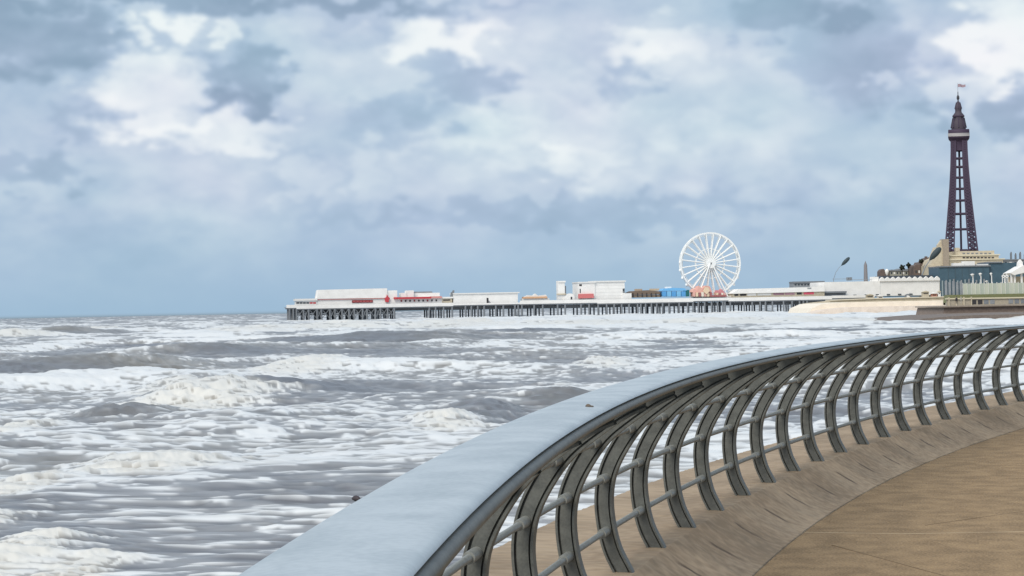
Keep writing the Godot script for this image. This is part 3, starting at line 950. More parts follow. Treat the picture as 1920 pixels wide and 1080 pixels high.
	poly(a, "shell", m_white, [1056, 562.5, 1058, 556, 1063, 551.5, 1069, 550, 1074, 551, 1077, 554.5, 1077.5, 562], 0, -5)
	rb(a, "doorway", m_dark, 1070, 556.5, 1073, 561.5, 0.06, -0.3)
	a = far_thing(fr, 1130, 563, -2.0, "amusement_hall", "big boxy white amusement hall with a pink awning", "building")
	rb(a, "wall", m_white, 1085, 530, 1116, 563, 0, -16)
	rb(a, "wall", m_white, 1116, 528, 1172, 562, -0.4, -16)
	rb(a, "parapet", m_roof, 1083.5, 528.2, 1117, 530.4, 0.5, -16)
	rb(a, "parapet", m_roof, 1114, 526.2, 1173.5, 528.6, 0.2, -16)
	poly(a, "awning", plain(0.60, 0.17, 0.17), [1084, 551.3, 1112, 550.6, 1113, 558.6, 1084, 559.6], 1.3, -0.1)
	rb(a, "vent", m_dark, 1086, 533, 1091, 536.5, 0.06, -0.3)
	rb(a, "side_block", m_white, 1167, 549.8, 1184, 561, 0.3, -12)
	rb(a, "window", m_glass, 1087, 541.5, 1089, 549.5, 0.05, -0.3)
	rb(a, "window", m_glass, 1168, 540.5, 1171.5, 549, -0.35, -0.6)
	for k in 4:
		rb(a, "cladding_joint", m_roof, 1117, 534.5 + 6.5 * k, 1171, 535.0 + 6.5 * k, -0.34, -0.5)
	a = far_thing(fr, 1210, 558, -3.0, "dodgem_ride", "low brown canopied ride with a dark base", "ride")
	poly(a, "canopy", plain(0.17, 0.125, 0.095), [1182, 549, 1190, 545.5, 1215, 544, 1236, 546, 1240, 551, 1236, 552, 1186, 553], 0, -14)
	rb(a, "floor", plain(0.24, 0.18, 0.13), 1184, 553, 1239, 557.5, -0.3, -13)
	for k in 7:
		rb(a, "post", m_dark, 1186 + 8.6 * k, 549.5, 1187.6 + 8.6 * k, 557, 0.3, 0.0)
	rb(a, "top_sign", plain(0.45, 0.36, 0.28), 1192, 541.5, 1206, 546, -2, -3)
	rb(a, "top_sign", plain(0.55, 0.45, 0.33), 1220, 541, 1238, 545, -2, -3)
	a = far_thing(fr, 1266, 557, -2.5, "blue_ride", "bright blue covered ride left of the big wheel", "ride")
	var blue := plain(0.10, 0.34, 0.66, 0.5)
	poly(a, "hood", plain(0.16, 0.44, 0.76, 0.5), [1240, 545.5, 1245, 541, 1262, 539.6, 1284, 540.4, 1288, 545], 0, -9)
	for k in 5:
		rb(a, "panel", blue if k % 2 == 0 else plain(0.20, 0.48, 0.74, 0.5), 1242 + 9 * k, 546, 1250 + 9 * k, 556, -0.2, -8)
	rb(a, "roof_sign", m_white, 1248, 537.6, 1260, 541.5, -1, -2)
	rb(a, "booth", plain(0.02, 0.14, 0.15), 1286, 543.5, 1293, 555.8, -0.3, -6)
	a = far_thing(fr, 1310, 556.5, 2.0 - 4.0, "waltzer_ride", "pink and cream ride cluster under the left of the wheel", "ride")
	var pinks := [plain(0.70, 0.40, 0.34), plain(0.72, 0.56, 0.40), plain(0.36, 0.13, 0.13), plain(0.75, 0.68, 0.58)]
	poly(a, "canopy", pinks[0], [1297, 548, 1302, 541, 1306, 545, 1311, 536, 1317, 541, 1323, 535.5, 1331, 537, 1335, 546, 1330, 550], 0, -7)
	for k in 7:
		rb(a, "car", pinks[k % 4], 1299 + 5.2 * k, 547.5 + (k % 3), 1303.4 + 5.2 * k, 556, 0.5 + 0.3 * (k % 2), -5)
	poly(a, "banner", pinks[1], [1317, 546, 1321, 538, 1327, 539, 1330, 545, 1324, 552], 1.2, 0.8)
	a = far_thing(fr, 1352, 556, -2.0, "octopus_ride", "small rose-coloured ride under the right of the wheel", "ride")
	poly(a, "canopy", plain(0.55, 0.22, 0.24), [1343, 550, 1346, 544, 1350, 547, 1353, 542, 1357, 546, 1360, 551, 1352, 553], 0, -5)
	for k in 4:
		rb(a, "car", pinks[(k + 1) % 4], 1343 + 4.6 * k, 549 + (k % 2), 1346.8 + 4.6 * k, 556, 0.4, -4)
	rb(a, "platform", pinks[2], 1331, 553, 1362, 556.5, 0.6, -6)
	a = far_thing(fr, 1460, 556, -1.5, "arcade_building", "long low white-roofed arcade with dark and red shopfronts", "building")
	poly(a, "roof", m_white, [1372, 550.5, 1384, 542, 1545, 537.5, 1546, 546.5, 1376, 550.8], 0.8, -14)
	poly(a, "wall", m_cream, [1374, 550, 1546, 546, 1546, 556.5, 1374, 558.5], 0, -13)
	for f in [[1377, 1384, m_dark], [1387.5, 1399, m_dark], [1401, 1418, m_white], [1420, 1446, m_roof], [1450, 1470, plain(0.34, 0.2, 0.24)], [1472, 1490, plain(0.44, 0.26, 0.30)], [1494, 1503, m_dark], [1507, 1526, plain(0.72, 0.10, 0.16)], [1530, 1543, m_cream]]:
		rb(a, "shopfront", f[2], f[0], 551.0 - 0.025 * (f[0] - 1380), f[1], 554.8 - 0.022 * (f[0] - 1380), 0.12, -0.4)
	rb(a, "chimney", m_grey, 1513, 539.4, 1520, 541.2, 1.0, 0.0)
	a = far_thing(facing(1516, 1400), 1516, 560, 0.0, "grey_hotel", "dark grey flat-roofed block behind the arcade roof", "building")
	rb(a, "wall", m_grey, 1488, 529, 1544, 562, 0, -20)
	rb(a, "cornice", m_pile, 1487, 527.3, 1546, 530.2, 0.8, -21)
	for k in 9:
		rb(a, "window", m_glass, 1490 + 6 * k, 532.4, 1493.5 + 6 * k, 535.2, 0.05, -0.3)
	a = far_thing(fr, 1655, 557, -4.0, "pier_entrance_hall", "wide plain white pier entrance hall with a scalloped parapet", "building")
	poly(a, "wall", m_white, [1545, 529, 1650, 527, 1650, 555, 1545, 557], 0, -24)
	poly(a, "wall", m_white, [1650, 527.2, 1762, 525.5, 1762, 553, 1650, 555], -0.3, -24)
	rb(a, "canopy", m_pile, 1541, 546.2, 1585, 549.3, 2.2, -0.1)
	rb(a, "canopy_front", m_grey, 1541, 549.4, 1585, 553.5, 0.3, -0.2)
	rb(a, "stair_box", m_white, 1639.5, 518.8, 1650, 528, -2, -7)
	for k in 11:
		var x := 1654.0 + 10.3 * k
		poly(a, "merlon", m_white, [x - 5.0, 527.6 - 0.017 * (x - 1650), x - 4.4, 523.4 - 0.017 * (x - 1650), x - 2.4, 521.6 - 0.017 * (x - 1650), x, 519.6 - 0.017 * (x - 1650), x + 2.4, 521.6 - 0.017 * (x - 1650), x + 4.4, 523.4 - 0.017 * (x - 1650), x + 5.0, 527.6 - 0.017 * (x - 1650)], 0.5, -1.0)
	rb(a, "corner_pier", m_cream, 1761.5, 526, 1765.5, 555, -2, -20)
	rb(a, "roof_plant", m_pile, 1595, 519.6, 1602.5, 525.6, -4, -7)
	rb(a, "roof_rail", m_grey, 1566, 522.4, 1596, 523.2, -4, -4.3)
	rb(a, "roof_rail", m_grey, 1603, 523.6, 1640, 524.4, -4, -4.3)
	for k in 6:
		rb(a, "window", m_glass, 1600 + 21 * k, 552.4 - 0.4 * k, 1606 + 21 * k, 554.6 - 0.4 * k, 0.05, -0.3)
	# stalls and vehicles before the entrance hall
	var sf := facing(1700, 1000)
	var small := [[1625, 1638, 551, 560, m_cream, "cream kiosk below the plain end of the entrance hall"], [1646, 1656, 552.5, 560, m_white, "white kiosk left of the entrance hall's small arch"], [1730, 1742, 545, 557.5, m_cream, "beige kiosk with a pitched top near the hall corner"], [1747, 1757, 548, 557, plain(0.52, 0.24, 0.17), "rust-coloured kiosk under a white awning"], [1759, 1764, 545, 557, m_white, "narrow white kiosk at the hall corner"]]
	for k in small.size():
		var q: Array = small[k]
		var c := far_thing(sf, (q[0] + q[1]) / 2.0, q[3], 0.0, "kiosk", q[5], "kiosk", "kiosks before the entrance hall")
		rb(c, "wall", q[4], q[0], q[2] + 2.5, q[1], q[3], 0, -3)
		poly(c, "roof", m_white if k % 2 else m_cream, [q[0] - 1.2, q[2] + 2.8, (q[0] + q[1]) / 2.0, q[2], q[1] + 1.2, q[2] + 2.4], 0.5, -3.5)
		rb(c, "hatch", m_dark, q[0] + 1.5, q[2] + 4.6, q[1] - 1.5, q[2] + 6.2, 0.06, -0.2)
	var ar := far_thing(sf, 1703, 557.5, 0.5, "white_arch", "small dark-rimmed white arch before the entrance hall", "arch")
	poly(ar, "rim", m_pile, [1696, 558, 1697, 553, 1701, 551, 1705, 551.2, 1708, 554, 1710, 558, 1707.5, 558, 1706, 555, 1703.5, 553.2, 1700, 553.6, 1699, 558], 0, -1)
	poly(ar, "infill", m_white, [1699.2, 558, 1700.2, 554, 1703.4, 553.6, 1705.8, 555.4, 1707.3, 558], -0.2, -0.8)

func deck_y(x: float) -> float:
	return 577.3 - 0.01506 * (x - 540.0)

# ------------------------------------------------------------------ big wheel
func make_wheel() -> void:
	var fr := pier_fr
	var t := far_thing(fr, 1331, 556.5, -10.0, "big_wheel", "white spoked observation wheel standing on the pier", "observation wheel")
	var c := uv_of(t, 1331, 494)
	var rad: float = uv_of(t, 1331 + 57, 494).x - c.x
	var hub := Vector3(c.x, c.y, 0)
	var wm := plain(0.84, 0.85, 0.84, 0.55)
	for z in [1.3, -1.3]:
		part(t, "rim", ring(rad - 0.55, 0.36, 0.3, 96), wm, Transform3D(Basis(), hub + Vector3(0, 0, z)))
		part(t, "inner_ring", ring(rad * 0.47, 0.18, 0.16, 64), wm, Transform3D(Basis(), hub + Vector3(0, 0, z * 0.6)))
	part(t, "rim", ring(rad - 1.7, 0.2, 0.2, 96), wm, Transform3D(Basis(), hub))
	for k in 24:
		var a := TAU * (k + 0.5) / 24.0
		var dir := Vector3(cos(a), sin(a), 0)
		for z in [1.3, -1.3]:
			bar(t, "spoke", wm, hub + dir * 1.6 + Vector3(0, 0, z * 0.7), hub + dir * (rad - 0.6) + Vector3(0, 0, z), 0.36, 0.36, 6)
		bar(t, "rim_strut", wm, hub + dir * (rad - 0.6) + Vector3(0, 0, -1.6), hub + dir * (rad - 0.6) + Vector3(0, 0, 1.6), 0.22, -1.0, 6)
		part(t, "gondola", lathe([Vector2(0.1, -0.2), Vector2(0.35, -0.35), Vector2(0.72, -0.9), Vector2(0.8, -1.4), Vector2(0.7, -1.9), Vector2(0.3, -2.1), Vector2(0.05, -2.12)], 10), wm, Transform3D(Basis(), hub + dir * (rad - 0.35)))
	bar(t, "hub", wm, hub + Vector3(0, 0, -2.6), hub + Vector3(0, 0, 2.6), 1.9, -1.0, 20)
	var face := part(t, "hub_plate", ring(2.0, 0.7, 0.25, 28), wm, Transform3D(Basis(), hub + Vector3(0, 0, 2.3)))
	bar(t, "axle_cap", m_pile, hub + Vector3(0, 0, 2.6), hub + Vector3(0, 0, 2.9), 0.5, -1.0, 12)
	for z in [3.2, -3.2]:
		for s in [-1.0, 1.0]:
			bar(t, "support_leg", wm, Vector3(c.x + 8.5 * s, 0, z * 1.5), hub + Vector3(0.5 * s, 0, z * 0.8), 0.42, 0.36, 8)
	bx(t, "platform", m_roof, c.x - 10.5, c.x + 10.5, -0.6, 0.3, 5.6, -5.6)

# ------------------------------------------------------------------ town behind
func make_town() -> void:
	var fr := facing(1840, 1180)
	var a := far_thing(fr, 1840, 556, 0.0, "teal_building", "broad dark teal building below the tower with pale fins", "building")
	var teal := mottled_mat(220, Color(0.062, 0.118, 0.160), Color(0.045, 0.09, 0.125), 0.012, 0.09, 0.5, 30.0, 0.5)
	rb(a, "wall", teal, 1762, 500, 1856, 556, 0, -30)
	rb(a, "wall", teal, 1856, 492.5, 1925, 556, -2, -30)
	rb(a, "roof_edge", m_pile, 1760.5, 498, 1857, 500.4, 0.7, -31)
	rb(a, "roof_edge", m_pile, 1855, 490.4, 1880, 493, -1.2, -31)
	for k in 12:
		rb(a, "fin", m_grey if k % 2 else plain(0.26, 0.32, 0.34), 1766 + 7.1 * k, 526 - (k * 5) % 4, 1768.4 + 7.1 * k, 556, 0.9, -0.1)
	for k in 6:
		rb(a, "wall_joint", plain(0.07, 0.11, 0.14), 1778 + 13 * k, 501, 1778.8 + 13 * k, 525, 0.2, -0.1)
	rb(a, "roof_unit", m_white, 1788, 493, 1808, 499, -1, -6)
	rb(a, "roof_unit", m_white, 1808, 489.5, 1830, 498.5, -3, -8)
	rb(a, "roof_unit", m_roof, 1833, 495, 1855, 498.5, -2, -8)
	# slate hoarding behind the scalloped parapet
	a = far_thing(facing(1707, 1200), 1707, 556, 0.0, "slate_roofed_hall", "dark slate blue hall roof above the scalloped white parapet", "building")
	rb(a, "wall", teal, 1650, 522, 1764, 556, 0, -20)
	poly(a, "roof", plain(0.055, 0.07, 0.095, 0.7), [1649, 524, 1652, 517.5, 1764, 515.5, 1765, 524], 0.8, -20)
	# tower base building
	var tf := facing(1800, 1490)
	a = far_thing(tf, 1810, 556, 0.0, "tower_base_building", "cream stepped building with tiers at the foot of the tower", "building")
	rb(a, "wall", m_cream, 1744, 497, 1764, 556, 2, -40)
	poly(a, "gable", m_cream, [1744, 498, 1748, 487, 1757, 483, 1765, 462, 1769, 462, 1769, 498], 1, -30)
	rb(a, "stair_tower", mottled_mat(223, Color(0.40, 0.34, 0.27), Color(0.30, 0.25, 0.2), 0.02, 0.1, 0.5, 20.0, 0.85), 1767.5, 448.5, 1778.5, 500, 2.5, -8)
	poly(a, "annex", m_cream, [1756, 497, 1760, 459, 1768, 448, 1768, 497], -2, -8)
	rb(a, "wall", m_cream, 1764, 487, 1882, 556, 0, -40)
	rb(a, "tier", m_cream, 1777, 478.5, 1874, 488, -2, -36)
	rb(a, "tier", m_cream, 1795, 470, 1868, 479, -6, -32)
	rb(a, "turret", m_cream, 1795, 464, 1803, 471, -6, -10)
	rb(a, "cornice", plain(0.68, 0.62, 0.48), 1776, 477.3, 1876, 479.4, -1.2, -37)
	rb(a, "cornice", plain(0.68, 0.62, 0.48), 1763, 485.6, 1884, 487.4, 0.8, -41)
	for k in 9:
		rb(a, "window", m_dark, 1806 + 6.8 * k, 481.8, 1810.8 + 6.8 * k, 484.4, -1.94, -2.3)
	for k in 7:
		rb(a, "window", m_pile, 1808 + 8.2 * k, 473.5, 1813 + 8.2 * k, 476, -5.94, -6.3)
	for k in 3:
		rb(a, "window", plain(0.2, 0.10, 0.08), 1747.0 + 6.0 * k, 501, 1750.5 + 6.0 * k, 509, 2.06, 1.7)
	for k in 3:
		rb(a, "window", plain(0.14, 0.13, 0.07), 1775 + 9 * k, 492.4, 1780 + 9 * k, 497.5, 0.06, -0.3)
	# brick terrace and roofs to the left of it
	a = far_thing(facing(1730, 1520), 1730, 556, 0.0, "brick_terrace", "dark brown brick terrace stepping down left of the cream building", "building")
	var brick := mottled_mat(221, Color(0.17, 0.125, 0.11), Color(0.10, 0.08, 0.075), 0.02, 0.1, 0.5, 18.0, 0.9)
	poly(a, "wall", brick, [1714, 556, 1714, 499, 1719, 496, 1724, 497, 1727, 491, 1733, 492, 1736, 486, 1744, 482, 1745, 556], 0, -25)
	rb(a, "chimney", brick, 1725.5, 488.5, 1728.5, 493, -2, -5)
	rb(a, "chimney", brick, 1736, 480.5, 1740, 488, -2, -5)
	for k in 5:
		rb(a, "window", m_roof if k % 2 else m_glass, 1716.5 + 5.6 * k, 507, 1719.4 + 5.6 * k, 512, 0.06, -0.3)
	a = far_thing(facing(1690, 1540), 1690, 556, 0.0, "guest_house_row", "row of pale green and cream guest houses above slate roof", "building")
	rb(a, "wall", mottled_mat(222, Color(0.36, 0.36, 0.30), Color(0.26, 0.26, 0.22), 0.02, 0.1, 0.5, 18.0, 0.9), 1668, 508, 1716, 556, 0, -20)
	poly(a, "roof", m_pile, [1666, 508.5, 1671, 505.5, 1682, 506, 1690, 503, 1698, 504.5, 1716, 503, 1717, 508], 0.6, -20)
	for k in 8:
		rb(a, "window", m_roof if k % 3 == 1 else m_glass, 1670 + 5.6 * k, 510, 1673 + 5.6 * k, 514, 0.06, -0.3)
	a = far_thing(facing(1656, 1540), 1656, 556, 0.0, "corner_house", "dark gabled corner house beside a white oval dome", "building")
	poly(a, "wall", brick, [1650, 556, 1650, 509, 1653, 505, 1657, 504, 1660, 508, 1668, 507, 1668, 556], 0, -12)
	a = far_thing(facing(1663, 1500), 1663, 516, 0.0, "white_dome", "white egg-shaped dome on the skyline left of the terrace", "dome")
	var r := 3.6 / F * 1500.0
	part(a, "shell", lathe([Vector2(0.3, 0), Vector2(r * 0.6, r * 0.5), Vector2(r, r * 1.8), Vector2(r * 0.95, r * 2.5), Vector2(r * 0.5, r * 3.1), Vector2(0.02, r * 3.3)], 16), m_white)
	part(a, "stem", lathe([Vector2(0.5, -16.0), Vector2(0.35, 0.4)], 8), m_grey)
	# trees on the skyline
	crown_tree(1703.5, 514, 1530, 497, 5.2, 5, "round dark tree rising from the guest house roofs")
	crown_tree(1727, 514, 1515, 489.5, 4.6, 9, "dark leafy tree against the brown brick terrace")
	crown_tree(1692, 514, 1515, 501.5, 5.6, 13, "low spreading tree left of the round dark tree")
	# obelisk
	a = far_thing(facing(1624, 1750), 1624, 556, 0.0, "obelisk", "tall grey stone obelisk above the entrance hall roof", "obelisk")
	var top := uv_of(a, 1624, 489).y
	var ob := mottled_mat(224, Color(0.26, 0.25, 0.26), Color(0.19, 0.185, 0.2), 0.02, 0.1, 0.5, 12.0, 0.9)
	part(a, "shaft", lathe([Vector2(2.3, 2.0), Vector2(1.55, top - 4.0), Vector2(0.02, top)], 4), ob)
	bx(a, "plinth", ob, -3.2, 3.2, 0, 2.2, 3.2, -3.2)
	# leaning masts with dark slender tips
	a = far_thing(facing(1563, 1080), 1563, 545, 0.0, "leaning_mast", "thin bowed mast with dark tip above the entrance hall", "mast", "leaning masts")
	mast(a, [[1563, 545], [1563, 523], [1567, 511], [1573, 502], [1578, 497]], [1577, 498.5], [1593, 482.5], 3.6, 0.18)
	a = far_thing(facing(1735, 1380), 1735, 545, 0.0, "leaning_mast", "stout bowed mast with dark tip beside the stair tower", "mast", "leaning masts")
	mast(a, [[1726, 545], [1729, 515], [1735, 500], [1742, 490], [1747, 483]], [1742, 489], [1764, 464], 6.0, 0.6)
	# far right skyline
	a = far_thing(facing(1905, 1500), 1905, 556, 0.0, "grey_terrace", "grey roofed terrace with chimney stacks at the right edge", "building")
	rb(a, "wall", m_grey, 1880, 487.5, 1960, 556, 0, -20)
	rb(a, "roof", m_pile, 1878, 485.5, 1962, 488, 0.6, -20)
	for k in 4:
		rb(a, "chimney", m_pile, 1897 + 8.6 * k, 474.5 + (k % 2) * 2.5, 1899.6 + 8.6 * k, 486, -3, -5)
		rb(a, "chimney_pot", brick, 1897.6 + 8.6 * k, 472.0 + (k % 2) * 2.5, 1899 + 8.6 * k, 474.6 + (k % 2) * 2.5, -3.5, -4.5)
	for k in 8:
		rb(a, "window", m_roof if k % 2 else m_glass, 1884 + 9 * k, 491, 1888 + 9 * k, 496, 0.06, -0.3)

func mast(t: Node3D, pts: Array, a: Array, b: Array, width_px: float, r: float) -> void:
	var last := Vector2.ZERO
	var pole := SurfaceTool.new()
	pole.begin(Mesh.PRIMITIVE_TRIANGLES)
	for k in pts.size():
		var q := uv_of(t, pts[k][0], pts[k][1])
		if k > 0:
			var c := CylinderMesh.new()
			c.top_radius = r * (1.0 - 0.12 * k)
			c.bottom_radius = r * (1.0 - 0.12 * (k - 1))
			c.height = last.distance_to(q) + 0.1
			c.radial_segments = 8
			c.rings = 1
			var up := (q - last).normalized()
			pole.append_from(c, 0, Transform3D(Basis(Vector3(up.y, -up.x, 0), Vector3(up.x, up.y, 0), Vector3(0, 0, 1)), Vector3((q.x + last.x) / 2, (q.y + last.y) / 2, 0)))
		last = q
	part(t, "pole", pole.commit(), m_grey)
	var p := uv_of(t, a[0], a[1])
	var e := uv_of(t, b[0], b[1])
	var l := p.distance_to(e)
	var w := width_px / F * absf(t.position.z)
	var up := (e - p).normalized()
	part(t, "tip", lathe([Vector2(0.05, 0), Vector2(w * 0.35, l * 0.1), Vector2(w * 0.85, l * 0.3), Vector2(w, l * 0.55), Vector2(w * 0.9, l * 0.82), Vector2(w * 0.5, l * 0.96), Vector2(0.02, l)], 12), plain(0.035, 0.055, 0.065, 0.7), Transform3D(Basis(Vector3(up.y, -up.x, 0), Vector3(up.x, up.y, 0), Vector3(0, 0, 1)), Vector3(p.x, p.y, 0)))

func crown_tree(px: float, py: float, d: float, cy: float, rpx: float, seed_: int, label: String) -> void:
	var t := far_thing(facing(px, d), px, py, 6.0, "skyline_tree", label, "tree", "trees on the skyline")
	var c := uv_of(t, px, cy)
	var r := rpx / F * d
	part(t, "trunk", lathe([Vector2(0.4, -8), Vector2(0.25, c.y)], 7), plain(0.06, 0.045, 0.035, 0.9))
	var rng := RandomNumberGenerator.new()
	rng.seed = seed_
	var st := SurfaceTool.new()
	st.begin(Mesh.PRIMITIVE_TRIANGLES)
	for k in 900:
		var dir := Vector3(rng.randfn(), rng.randfn(), rng.randfn()).normalized()
		var p := Vector3(c.x, c.y, 0) + dir * r * pow(rng.randf(), 0.4) * (0.75 + 0.35 * sin(dir.x * 5.0 + seed_) * cos(dir.y * 4.0))
		var u := Vector3(rng.randfn(), rng.randfn(), rng.randfn()).normalized() * 0.5
		var w := u.cross(Vector3(rng.randfn(), rng.randfn(), rng.randfn()).normalized()).normalized() * 0.4
		st.set_normal(dir)
		quad(st, p - u, p + w, p + u, p - w)
	part(t, "crown", st.commit(), plain(0.055, 0.065, 0.045, 0.9))

# ------------------------------------------------------------------ lattice tower
func make_tower() -> void:
	var fr := square(1801, 1540)
	var t := far_thing(fr, 1804, 545, -18.0, "lattice_tower", "tall dark purple lattice tower with crowned top and flag", "tower")
	var iron := plain(0.052, 0.034, 0.066, 0.7)
	var iron2 := plain(0.058, 0.046, 0.064, 0.7)
	var k_m := 1558.0 / F
	var ys := [545.0, 470.0, 430.0, 401.0, 376.0, 354.0, 333.0, 313.0, 297.0, 282.0, 264.0]
	var half := [37.5, 29.6, 25.6, 22.8, 20.4, 18.4, 16.9, 15.6, 14.9, 14.4, 14.2]
	var legw := [19.0, 16.2, 14.0, 12.6, 11.4, 10.4, 9.6, 8.9, 8.4, 8.0, 7.6]
	var hs := []
	for y in ys:
		hs.append(uv_of(t, 1802, y).y)
	for sx in [-1.0, 1.0]:
		for sz in [-1.0, 1.0]:
			var st := SurfaceTool.new()
			st.begin(Mesh.PRIMITIVE_TRIANGLES)
			st.set_smooth_group(-1)
			for i in ys.size() - 1:
				var n := 4
				for j in n:
					var f0 := float(j) / n
					var f1 := float(j + 1) / n
					var y0: float = lerpf(hs[i], hs[i + 1], f0)
					var y1: float = lerpf(hs[i], hs[i + 1], f1)
					var a0 := [lerpf(half[i], half[i + 1], f0) * k_m, lerpf(half[i] - legw[i], half[i + 1] - legw[i + 1], f0) * k_m]
					var a1 := [lerpf(half[i], half[i + 1], f1) * k_m, lerpf(half[i] - legw[i], half[i + 1] - legw[i + 1], f1) * k_m]
					var lo := []
					var hi := []
					for c in [[0, 0], [1, 0], [1, 1], [0, 1]]:
						lo.append(Vector3(a0[c[0]] * sx, y0, a0[c[1]] * sz))
						hi.append(Vector3(a1[c[0]] * sx, y1, a1[c[1]] * sz))
					for c in 4:
						strut(st, lo[c], hi[c], 1.1)
						strut(st, lo[c], hi[(c + 1) % 4], 0.95)
						strut(st, lo[(c + 1) % 4], hi[c], 0.95)
						strut(st, lo[c], lo[(c + 1) % 4], 0.40)
						strut(st, (lo[c] + lo[(c + 1) % 4]) / 2, (hi[c] + hi[(c + 1) % 4]) / 2, 0.45)
			st.generate_normals()
			part(t, "leg", st.commit(), iron)
	# cross girders between the legs
	for i in range(1, ys.size() - 1):
		var w: float = half[i] * k_m
		var y: float = hs[i]
		for s in [-1.0, 1.0]:
			bx(t, "girder", iron, -w, w, y - 0.6, y + 0.6, (w - 0.5) * s, (w - 1.1) * s)
			bx(t, "girder", iron, (w - 0.5) * s, (w - 1.1) * s, y - 0.6, y + 0.6, -w, w)
	bx(t, "lift_shaft", iron, -0.85, 0.85, hs[0], hs[9], 0.85, -0.85)
	bx(t, "lift_landing", iron2, -5.0, 5.0, hs[1] - 3.0, hs[1] + 1.0, 8.0, -8.0)
	# closed neck under the platform
	var top := func(y: float) -> float: return uv_of(t, 1799, y).y
	var rot := Transform3D(Basis(Vector3.UP, PI / 4), Vector3.ZERO)
	var q := sqrt(2.0) * k_m
	part(t, "neck", lathe([Vector2(14.2 * q, top.call(283)), Vector2(14.2 * q, top.call(268)), Vector2(15.5 * q, top.call(264)), Vector2(18.8 * q, top.call(260))], 4), iron, rot)
	part(t, "platform", lathe([Vector2(18.6 * q, top.call(260.2)), Vector2(19.3 * q, top.call(258.5)), Vector2(19.3 * q, top.call(246)), Vector2(18.8 * q, top.call(244)), Vector2(13.0 * q, top.call(243.6))], 4), iron, rot)
	var glaze := part(t, "glazed_gallery", lathe([Vector2(19.6 * q, top.call(257)), Vector2(19.6 * q, top.call(251))], 4), plain(0.42, 0.40, 0.40, 0.3), rot)
	part(t, "crown", lathe([Vector2(14.4 * k_m, top.call(244.5)), Vector2(14.2 * k_m, top.call(236)), Vector2(13.0 * k_m, top.call(229)), Vector2(10.4 * k_m, top.call(222)), Vector2(10.6 * k_m, top.call(220)), Vector2(10.6 * k_m, top.call(216)), Vector2(9.2 * k_m, top.call(214)), Vector2(6.6 * k_m, top.call(211)), Vector2(6.2 * k_m, top.call(207)), Vector2(6.8 * k_m, top.call(204)), Vector2(6.2 * k_m, top.call(199)), Vector2(4.0 * k_m, top.call(193)), Vector2(1.0 * k_m, top.call(189))], 8), iron2, Transform3D(Basis(Vector3.UP, PI / 8), Vector3.ZERO))
	for k in 8:
		var a := TAU * k / 8.0
		bar(t, "crown_rib", iron, Vector3(14.2 * k_m * cos(a), top.call(240), 14.2 * k_m * sin(a)), Vector3(10.4 * k_m * cos(a), top.call(221), 10.4 * k_m * sin(a)), 0.45, -1.0, 6)
		bar(t, "crown_rib", iron, Vector3(6.6 * k_m * cos(a), top.call(204), 6.6 * k_m * sin(a)), Vector3(3.6 * k_m * cos(a), top.call(192), 3.6 * k_m * sin(a)), 0.3, -1.0, 6)
	bx(t, "gallery_rail", iron, -10.9 * k_m, 10.9 * k_m, top.call(219), top.call(217), 10.9 * k_m, -10.9 * k_m)
	part(t, "lantern", lathe([Vector2(0.5, top.call(190)), Vector2(0.5, top.call(187.5)), Vector2(2.6 * k_m, top.call(185)), Vector2(2.4 * k_m, top.call(181)), Vector2(0.8 * k_m, top.call(178)), Vector2(0.3, top.call(172))], 10), plain(0.05, 0.05, 0.06))
	var pole := part(t, "flagpole", lathe([Vector2(0.16, top.call(173)), Vector2(0.10, top.call(156))], 8), m_grey)
	var fv := PackedVector3Array()
	for i in 2:
		for j in 13:
			var f := j / 12.0
			var droop := -0.5 * f + 0.25 * sin(f * 7.0)
			fv.append(Vector3(0.1 + f * 6.2, top.call(157.5 if i == 0 else 163.5) + droop + (0.5 * f if i == 1 else -0.3 * f), 0.5 * sin(f * 8.0)))
	var st2 := SurfaceTool.new()
	st2.begin(Mesh.PRIMITIVE_TRIANGLES)
	for j in 12:
		quad(st2, fv[j], fv[j + 1], fv[13 + j + 1], fv[13 + j])
		var o := Vector3(0, 0, -0.05)
		quad(st2, fv[13 + j] + o, fv[13 + j + 1] + o, fv[j + 1] + o, fv[j] + o)
	st2.generate_normals()
	part(t, "flag", st2.commit(), plain(0.36, 0.26, 0.30, 0.8))

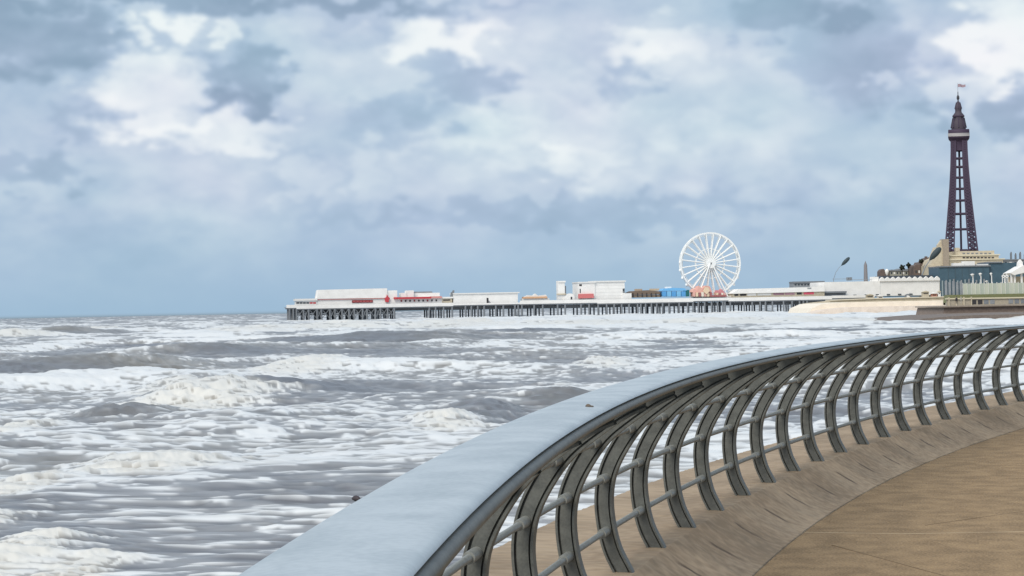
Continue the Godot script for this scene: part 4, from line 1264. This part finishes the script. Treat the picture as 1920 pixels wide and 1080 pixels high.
func strut(st: SurfaceTool, a: Vector3, b: Vector3, w: float) -> void:
	var up := (b - a).normalized()
	var s := up.cross(Vector3.FORWARD if absf(up.z) < 0.9 else Vector3.RIGHT).normalized() * w / 2
	var r := up.cross(s.normalized()) * w / 2
	var c := [s + r, s - r, -s - r, -s + r]
	for k in 4:
		quad(st, a + c[k], b + c[k], b + c[(k + 1) % 4], a + c[(k + 1) % 4])


func _ready() -> void:
	# ---- camera
	cam = Camera3D.new()
	cam.name = "camera"
	cam.position = Vector3(0, EYE, 0)
	cam.rotation = Vector3(atan(39.0 / F), 0, -atan(0.0187))
	cam.fov = rad_to_deg(2.0 * atan(540.0 / F))
	cam.near = 0.1
	cam.far = 20000.0
	add_child(cam)
	cam.current = true
	# ---- sky, exposure
	var env := Environment.new()
	env.background_mode = Environment.BG_SKY
	var sky := Sky.new()
	var pano := PanoramaSkyMaterial.new()
	pano.panorama = make_sky()
	sky.sky_material = pano
	env.sky = sky
	env.background_energy_multiplier = 0.68
	env.tonemap_mode = Environment.TONE_MAPPER_LINEAR
	env.tonemap_exposure = 1.5
	env.sdfgi_enabled = true
	env.ssao_enabled = true
	env.ssil_enabled = true
	var we := WorldEnvironment.new()
	we.environment = env
	add_child(we)
	# ---- sun behind thin cloud, high to the left behind the camera
	var sun := DirectionalLight3D.new()
	sun.name = "sun"
	sun.light_color = Color(1.0, 0.965, 0.91)
	sun.light_energy = 0.62
	sun.light_angular_distance = 35.0
	sun.shadow_enabled = true
	add_child(sun)
	sun.look_at_from_position(Vector3(-40, 80, 60), Vector3.ZERO)
	print("sky done ", Time.get_ticks_msec())
	# ---- setting
	make_line()
	var sea_mat := StandardMaterial3D.new()
	sea_mat.vertex_color_use_as_albedo = true
	sea_mat.roughness = 0.34
	structure("sea", make_sea(), sea_mat, "rough grey sea streaked with white foam")
	print("sea done ", Time.get_ticks_msec())
	make_promenade()
	make_railing()
	print("rail done ", Time.get_ticks_msec())
	make_shore()
	make_pier()
	make_wheel()
	make_town()
	make_tower()
	print("all done ", Time.get_ticks_msec())
